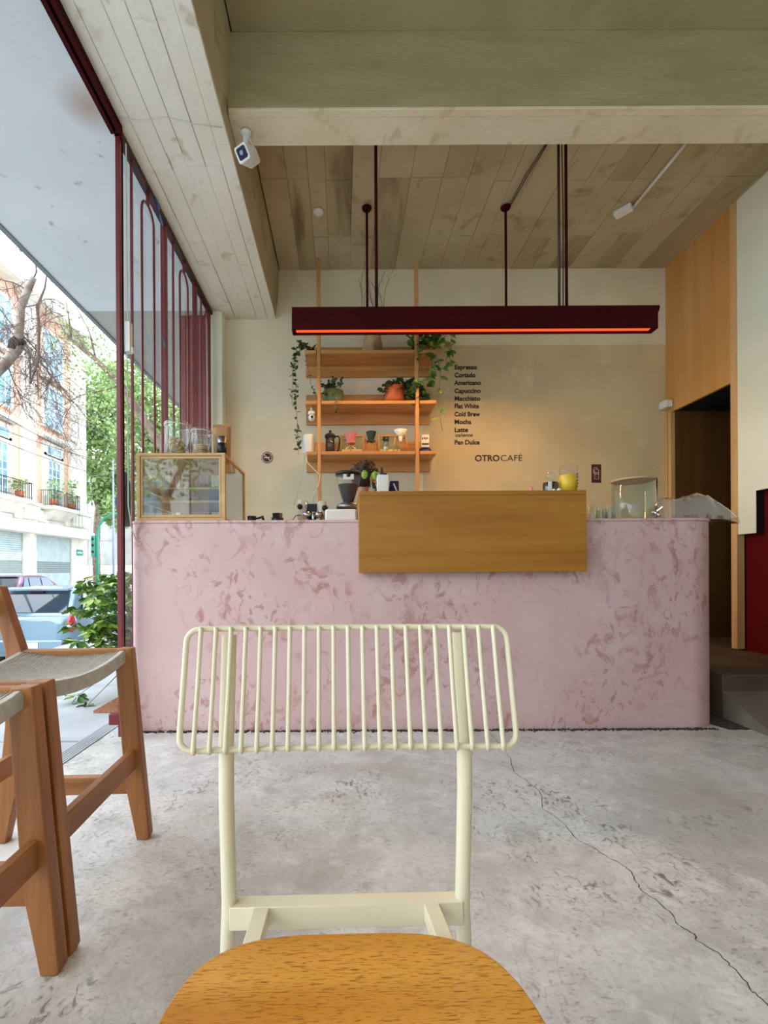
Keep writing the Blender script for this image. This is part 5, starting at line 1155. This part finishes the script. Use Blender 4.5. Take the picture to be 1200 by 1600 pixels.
# ------------------------------------------------------------------ the old building across the street
FX = -19.9
bd = thing('old_building', 'pale stone and brick old building with balconies across the street', 'building', (FX, 36, SZt))
def Bd(nm, x0, x1, y0, y1, z0, z1, m, bev=.0, par=None):
    b = B(); box(b, x0-FX, x1-FX, y0-36, y1-36, z0-SZt, z1-SZt); return obj(nm, b, m, par or bd, bevel=bev)
Bd('wall', FX-7, FX-.25, 12, 35.7, SZt, 18.5, 'far_brick')
Bd('side_wall', FX-7, FX-.05, 35.68, 35.9, SZt, 18.5, 'stone_white')
Bd('attic_cornice', FX-7, FX+.75, 11.8, 36.4, 18.5, 19.0, 'stone_white', .05)
pitch = 5.13
for k in range(5):
    o = -pitch*k; f = -k
    Bd('pilaster', FX-.26, FX, 33.9+o, 35.9+o if k == 0 else 35.0+o+.15, SZt, 18.5, 'stone_white', .02)
    if k: pass
    Bd('pilaster_base', FX-.26, FX+.14, 33.8+o, (36.0 if k == 0 else 35.25)+o, SZt, SZt+.9, 'stone_white', .02)
    Bd('capital', FX-.26, FX+.22, 33.8+o, (36.1 if k == 0 else 35.2)+o, 4.35, 5.25, 'stone_white', .03)
    c = Bd('capital_moulding', FX-.26, FX+.34, 33.7+o, (36.2 if k == 0 else 35.3)+o, 5.25, 5.45, 'stone_white', .03)
    for q in range(3): Bd('corbel_leaf', FX+.20, FX+.30, 34.0+o+q*.42, 34.22+o+q*.42, 4.4, 5.2, 'stone_white', .03)
    a, z = 30.15+o, 33.9+o              # the bay
    Bd('belt_slab', FX-.26, FX+.85, a-.4, z+1.6 if k == 0 else z+.65, 3.42, 3.98, 'stone_white', .03)
    Bd('belt_moulding', FX-.26, FX+.40, a-.4, z+1.4 if k == 0 else z+.65, 3.98, 4.2, 'stone_white', .02)
    Bd('frieze', FX-.26, FX-.10, a, z, 4.2, 5.3, 'stone_white'); Bd('frieze_block', FX-.12, FX+.05, a+.1, a+.8, 4.3, 5.1, 'stone_white', .02); Bd('frieze_block', FX-.12, FX+.05, z-.8, z-.1, 4.3, 5.1, 'stone_white', .02)
    sh_ = Bd('shutter', FX-.20, FX-.15, a, z, SZt+.3, 3.42, 'shutter_metal'); zz = SZt+.35
    while zz < 3.4:
        b = B(); box(b, -.15, -.115, a-36+.02, z-36-.02, zz-SZt, zz-SZt+.085); obj('slat', b, 'shutter_metal' if not (.95 < zz < 1.6) else 'shutter_dark', sh_); zz += .13
    Bd('plinth', FX-.26, FX-.02, a, z, SZt, SZt+.45, 'stone_white', .01)
    # brick returns stay as the wall; white surrounds frame the windows
    m0, m1 = a+.82, z-.95
    def window(z0, z1, y0, y1, ny, nz_, surround=.28, transom=None):
        wf = Bd('window', FX-.26, FX-.06, y0-surround, y1+surround, z0-surround*.4, z1+surround, 'stone_white', .02)
        b = B(); box(b, -.062, -.045, y0-36, y1-36, z0-SZt, z1-SZt); obj('pane', b, 'win_glass', wf)
        for i in range(ny+1):
            y = y0+(y1-y0)*i/ny; b = B(); box(b, -.05, -.02, y-36-.025, y-36+.025, z0-SZt, z1-SZt); obj('glazing_bar', b, 'win_frame', wf)
        for i in range(nz_+1):
            z_ = z0+(z1-z0)*i/nz_; b = B(); box(b, -.05, -.02, y0-36, y1-36, z_-SZt-.025, z_-SZt+.025); obj('glazing_bar', b, 'win_frame', wf)
    window(5.5, 8.6, m0+.35, m1-.35, 3, 6, .5); window(9.0, 9.55, m0+.2, m1-.2, 2, 1, .3)
    Bd('window_hood', FX-.2, FX+.35, m0-.45, m1+.45, 10.0, 10.25, 'stone_white', .03)
    window(10.9, 13.6, m0, m1, 4, 4, .22); window(14.5, 17.3, m0, m1, 4, 4, .22)
    Bd('window_sill', FX-.2, FX+.2, m0-.3, m1+.3, 14.05, 14.25, 'stone_white', .02)
    # balcony
    bl_ = Bd('balcony', FX-.2, FX+.95, m0-.55, m1+.55, 5.15, 5.4, 'stone_white', .04)
    b = B(); prism(b, [(FX-FX, 4.55-SZt), (.75, 5.15-SZt), (0, 5.15-SZt)], m0-36-.3, m1-36+.3, 'Y'); obj('bracket', b, 'stone_white', bl_)
    b = B(); yy = m0-.5
    while yy < m1+.5: box(b, .88, .90, yy-36, yy-36+.02, 5.4-SZt, 6.4-SZt); yy += .13
    box(b, .87, .91, m0-.5-36, m1+.5-36, 6.4-SZt, 6.44-SZt); box(b, .87, .91, m0-.5-36, m1+.5-36, 5.5-SZt, 5.53-SZt)
    for yy in (m0-.5, m1+.5):
        q = 0
        while q < .88: box(b, q, q+.02, yy-36-.01, yy-36+.01, 5.4-SZt, 6.4-SZt); q += .14
        box(b, 0, .9, yy-36-.02, yy-36+.02, 6.4-SZt, 6.44-SZt)
    o_ = obj('railing', b, 'iron', bl_)
# potted plants on the near balconies
for (yy, lab, h_) in ((30.9, 'leafy potted plant at left of the farther balcony', 1.3), (32.9, 'tall sparse potted plant at right of the farther balcony', 1.7), (27.6, 'potted plant at the right end of the nearer balcony', .7)):
    t = thing('balcony_plant', lab, 'plant', (FX+.6, yy, 5.402)); part('pot', lambda bm: lathe(bm, [(0, 0), (.18, 0), (.26, .42), (.2, .42), (0, .36)], seg=14), 'terracotta', t)
    bl = B(); 
    for k in range(70): leaf(bl, Vector((random.gauss(0, .18), random.gauss(0, .25), .45+random.random()*h_)), (random.uniform(-1, 1), random.uniform(-1, 1), .3), .22, .4)
    o = obj('foliage', bl, 'leaf_tree', t); o['kind'] = 'stuff'; part('stem', lambda bm: tube(bm, [(0, 0, .3), (.05, .02, .8), (0, .0, .4+h_*.8)], .02, 5), 'bark', t)
p = W(129, 859, 35); t = thing('street_sign', 'small blue-green street sign on the building\'s corner pilaster', 'sign', (FX+.012, 34.9, 2.45))
part('plate', lambda bm: box(bm, 0, .02, -.42, .42, -.22, .22), 'pole_green', t); part('lettering', lambda bm: [box(bm, .02, .024, -.32+i*.13, -.24+i*.13, -.05, .06) for i in range(5)], 'label_white', t)

# grey walls at the end of the street
gw = thing('far_grey_building', 'plain grey panelled building at the end of the street', 'building', (-17, 50, SZt))
for (x0, x1, z0, z1, m) in ((-16, 12, 0, 3.0, 'shutter_dark'),): pass
for i in range(9):
    for j in range(5):
        b = B(); x0 = -14+i*3.4; z0 = j*2.6; box(b, x0+.03, x0+3.37, 0, .5, z0+.03, z0+2.57); obj('wall_panel', b, 'stone_grey' if j else 'concrete_pale', gw)
b = B(); box(b, -14, 16.6, .04, 8, 0, 13); obj('wall', b, 'stone_grey', gw)

# ------------------------------------------------------------------ trees, poles, wires
def foliage_mesh(cl, n, ls, seed):
    random.seed(seed); bm = B()
    for c, r in cl:
        for k in range(n):
            d = Vector((random.gauss(0, 1), random.gauss(0, 1), random.gauss(0, 1))).normalized()*r*random.uniform(.55, 1)**.6; p = c+d
            a = Vector((random.uniform(-1, 1), random.uniform(-1, 1), random.uniform(-1, 1))).normalized(); s = a.cross(Vector((random.uniform(-1, 1), random.uniform(-1, 1), 1))).normalized(); L_ = ls*random.uniform(.7, 1.3)
            bm.faces.new([bm.verts.new(q) for q in (p, p+a*L_*.5+s*L_*.3, p+a*L_, p+a*L_*.5-s*L_*.3)])
    return bm
def tree(label, base, pts, radii, limbs, cl, n, ls, ml, mb, seed, group='street trees'):
    t = thing('street_tree', label, 'tree', base, group=group); base = Vector(base)
    part('trunk', lambda bm: tube(bm, [Vector(p)-base for p in pts], radii, 10), mb, t)
    for a in limbs: part('branch', lambda bm: tube(bm, [Vector(p)-base for p in a], [radii[-1]*.9*(1-.22*i) if i < 4 else radii[-1]*.2 for i in range(len(a))], 7), mb, t)
    if cl: o = obj('foliage', foliage_mesh([(Vector(c)-base, r) for c, r in cl], n, ls, seed), ml, t); o['kind'] = 'stuff'
    return t
# bright green tree by the grey wall
Y = 40; cl = [(W(px, py, Y+dy), r) for px, py, r, dy in ((150, 640, 2.2, 0), (165, 600, 2.2, 1), (175, 660, 2.4, -1), (150, 700, 2.2, 1), (175, 720, 2.4, 0), (158, 755, 1.8, 0), (182, 770, 1.8, 1), (192, 620, 2.4, 0), (145, 665, 1.6, -1), (200, 700, 2.5, 0))]
tree('bright green leafy tree beside the old building\'s corner', W(152, 893, Y).xy.to_3d()+Vector((0, 0, SZt)), [W(152, 893, Y).xy.to_3d()+Vector((0, 0, SZt)), W(150, 850, Y), W(153, 800, Y), W(158, 770, Y)], [.34, .3, .26, .2], [[W(153, 795, Y), W(146, 770, Y), W(143, 740, Y)], [W(154, 800, Y), W(168, 785, Y), W(178, 750, Y)]], cl, 900, .42, 'leaf_tree', 'bark', 1)
Y = 34; cl = [(W(px, py, Y+dy), r) for px, py, r, dy in ((225, 640, 2.0, 0), (215, 690, 2.0, 0), (250, 660, 2.2, 1), (240, 710, 2.0, 0), (275, 690, 2.0, 0), (225, 750, 1.8, 1), (260, 760, 2.0, 0), (300, 720, 2.0, 1), (205, 600, 1.8, 0), (320, 760, 2.0, 0), (290, 650, 2, 0), (185, 800, 1.2, 0))]
tree('leafy tree seen through the gate bars above the display case', (W(235, 893, Y).x, Y, SZt), [(W(235, 893, Y).x, Y, SZt), W(232, 830, Y), W(225, 770, Y), W(222, 720, Y)], [.3, .26, .22, .18], [[W(226, 770, Y), W(240, 720, Y), W(262, 680, Y)]], cl, 700, .40, 'leaf_tree', 'bark', 2)
# leaning tree behind the gate, light foliage
Y = 12; tp = [(-3.4-.4, Y, SZt), W(300, 800, Y), W(262, 710, Y), W(218, 645, Y), W(190, 602, Y), W(150, 562, Y), W(112, 531, Y), W(85, 500, Y)]
tp[0] = (W(312, 840, Y).x, Y, SZt)
cl = [(W(px, py, Y+dy), r) for px, py, r, dy in ((160, 520, .75, 0), (135, 560, .7, .5), (175, 580, .7, 0), (125, 500, .6, 0), (200, 560, .7, 0), (165, 640, .7, .5), (210, 610, .8, .5), (145, 600, .6, 0), (235, 590, .8, 0), (250, 650, .8, .5), (110, 545, .5, 0), (185, 530, .7, 0))]
tree('leaning tree with thin pale foliage passing behind the gate post', tp[0], tp, [.13, .12, .11, .10, .085, .07, .05, .03], [[W(190, 602, Y), W(160, 610, Y), W(125, 618, Y), W(100, 633, Y)], [W(150, 562, Y), W(140, 520, Y), W(120, 480, Y)], [W(218, 645, Y), W(225, 600, Y), W(215, 550, Y)], [W(112, 531, Y), W(108, 500, Y), W(103, 470, Y)], [W(262, 710, Y), W(240, 690, Y), W(222, 670, Y), W(200, 610, Y+.4)]], cl, 150, .085, 'leaf_pale', 'bark', 3)
# bare tree near the pavement: thick pale limb with a dark knot, and a web of twigs
Y = 7.6; random.seed(5); bx_ = W(-70, 700, Y)
bp_ = [(bx_.x, Y, SZt), W(-68, 760, Y), W(-40, 625, Y), W(-8, 583, Y), W(10, 566, Y), W(27, 545, Y), W(30, 520, Y), W(33, 480, Y), W(43, 455, Y), W(53, 434, Y)]
t = tree('bare tree at far left with thick pale limb and dark knot', bp_[0], bp_, [.16, .15, .11, .085, .080, .082, .07, .062, .055, .045], [], None, 0, 0, None, 'bark_pale', 4)
kb = W(25, 538, Y)-bp_[0] if False else W(25, 538, Y)-Vector(bp_[0])
part('knot', lambda bm: (tube(bm, [kb+Vector((-.03, -.02, -.10)), kb+Vector((.0, -.02, 0)), kb+Vector((.06, -.02, .07))], [.085, .10, .085], 10), tube(bm, [kb, kb+Vector((.15, -.02, .04))], [.07, .05], 8)), 'coffee', t, label='dark knot')
def twig(bm, p, d, L_, r, dep):
    n = 7; pts = [p]; q = p
    for i in range(n):
        d = (d+Vector((random.uniform(-.30, .30), random.uniform(-.3, .3), random.uniform(-.30, .18)))).normalized(); q = q+d*L_/n; pts.append(q)
    tube(bm, pts, [r*(1-.09*i) for i in range(n+1)], 4, caps=False)
    if dep:
        for i in (1, 2, 3, 4, 5, 6): twig(bm, pts[i], (d+Vector((random.uniform(-1.1, 1.1), random.uniform(-.6, .6), random.uniform(-1, .8)))).normalized(), L_*.52, r*.6, dep-1)
b = B(); b0 = Vector(bp_[0])
for q in range(64):
    f = q/45; px = -15+120*random.random(); py = 410+ (px*.75)+random.uniform(0, 200)
    twig(b, W(px, py, Y+random.uniform(-.5, 1.2))-b0, Vector((random.uniform(-.5, 1), random.uniform(-.3, .4), random.uniform(-1, .7))).normalized(), random.uniform(.6, 1.1), .006, 2)
for (px, py, dx, dz, L_) in ((53, 434, .8, .5, .8), (43, 455, -.8, .7, .9), (33, 480, 1, .1, 1.0), (30, 520, .9, -.4, 1.0), (30, 540, .7, -.8, 1.1), (10, 566, .3, -1, 1.0)):
    twig(b, W(px, py, Y)-b0, Vector((dx, random.uniform(-.2, .4), dz)).normalized(), L_, .013, 2)
tube(b, [W(48, 600, Y)-b0, W(60, 560, Y)-b0, W(61, 510, Y)-b0, W(58, 480, Y)-b0, W(70, 450, Y)-b0, W(73, 430, Y)-b0], [.012, .02, .022, .022, .016, .01], 6)
tube(b, [W(30, 530, Y)-b0, W(45, 545, Y)-b0, W(58, 580, Y)-b0, W(60, 625, Y)-b0], [.02, .016, .012, .006], 6)
tube(b, [W(30, 535, Y)-b0, W(46, 555, Y)-b0, W(48, 600, Y)-b0], [.02, .016, .012], 6)
o = obj('twigs', b, 'twig', t); o['kind'] = 'stuff'
# traffic signal, lamp post, wires
Y = 27; k = Y/F; bx_ = W(152.5, 893, Y).x
t = thing('traffic_signal', 'green curved traffic signal pole at the street corner', 'traffic signal', (bx_, Y, SZt))
zt = lambda y: CH+(CY-y)*k-SZt; xr = lambda x: (x-CX)*k-bx_
part('pole', lambda bm: tube(bm, [(0, 0, 0), (0, 0, zt(835)), (xr(155), 0, zt(820)), (xr(163), 0, zt(808)), (xr(175), 0, zt(802)), (xr(225), 0, zt(796))], [.09, .075, .07, .065, .06, .045], 10), 'pole_green', t)
part('signal_head', lambda bm: box(bm, xr(147)-.10, xr(147)+.10, -.14, .12, zt(868), zt(835)), 'pole_green', t, bevel=.03)
for j in range(3): part('lens', lambda bm: ball(bm, (xr(147), -.15, zt(840+j*10)), .085, 1, .4, 1, 12), 'black', t)
Y = 24; bx_ = W(177.5, 893, Y).x; b = B(); tube(b, [(0, 0, 0), (0, 0, 3.4), (0, 0, 7.6)], [.07, .055, .045], 8); o = obj('lamp_post', b, 'pole_grey'); o.location = (bx_, Y, SZt); tag(o, 'slim grey post right of the green traffic signal', 'post')
for i, (a, c, Y0_, Y1_) in enumerate((((-20, 548), (190, 668), 13, 25), ((-20, 590), (190, 690), 13, 25), ((-20, 636), (190, 742), 13, 25), ((-20, 680), (190, 752), 13, 25), ((20, 520), (190, 650), 12, 24), ((60, 560), (190, 712), 14, 26), ((-20, 662), (190, 728), 13, 25))):
    p0, p1 = W(*a, Y0_), W(*c, Y1_); d = p1-p0; q0, q1 = p0-d*.6, p1+d*.5
    pts = [q0.lerp(q1, s/8)-Vector((0, 0, .5*math.sin(PI*s/8))) for s in range(9)]
    b = B(); tube(b, [q+Vector((0, 0, .38)) for q in pts], .013, 5, caps=False)
    tag(obj('overhead_wire', b, 'cable_black'), ['overhead wire over the street, topmost of the four left ones', 'overhead wire over the street, second from the top', 'overhead wire crossing below the second floor windows', 'lowest overhead wire crossing the first floor', 'steep overhead wire from the bare tree to the post', 'steepest overhead wire near the building\'s corner', 'overhead wire just above the lowest one'][i], 'wire', 'overhead wires')

# the street behind the viewer, seen only as reflections in the glass
rb = thing('street_houses', 'pale row of houses behind the viewer across the side street', 'building', (0, -19, SZt))
for i in range(6):
    b = B(); box(b, -26+i*9, -26+i*9+8.9, -4, 0, 0, 8+(i*37 % 5)); w_ = obj('house', b, ['stone_white', 'stone_white', 'stone_grey'][i % 3], rb)
    for j in range(3):
        for q in range(2): b = B(); box(b, -26+i*9+1+j*2.7, -26+i*9+2.4+j*2.7, 0, .05, 1.6+q*3.2, 3.4+q*3.2); obj('window', b, 'win_glass', w_)
for i, (x, y) in enumerate(((-5.5, -9), (1.5, -11), (7, -10))):
    cl = [(Vector((x+random.uniform(-1.4, 1.4), y+random.uniform(-1, 1), 4.2+random.uniform(-1, 2))), 1.2) for q in range(6)]
    tree(['street tree behind the viewer, left one', 'street tree behind the viewer, middle one', 'street tree behind the viewer, right one'][i], (x, y, SZt), [(x, y, SZt), (x+.1, y, 1.5), (x, y+.1, 3.4)], [.2, .16, .12], [[(x, y, 3.2), (x+.6, y, 4.4), (x+1.2, y, 5)], [(x, y, 3.0), (x-.7, y, 4), (x-1, y, 5)]], cl, 160, .2, 'leaf_tree', 'bark', 30+i)
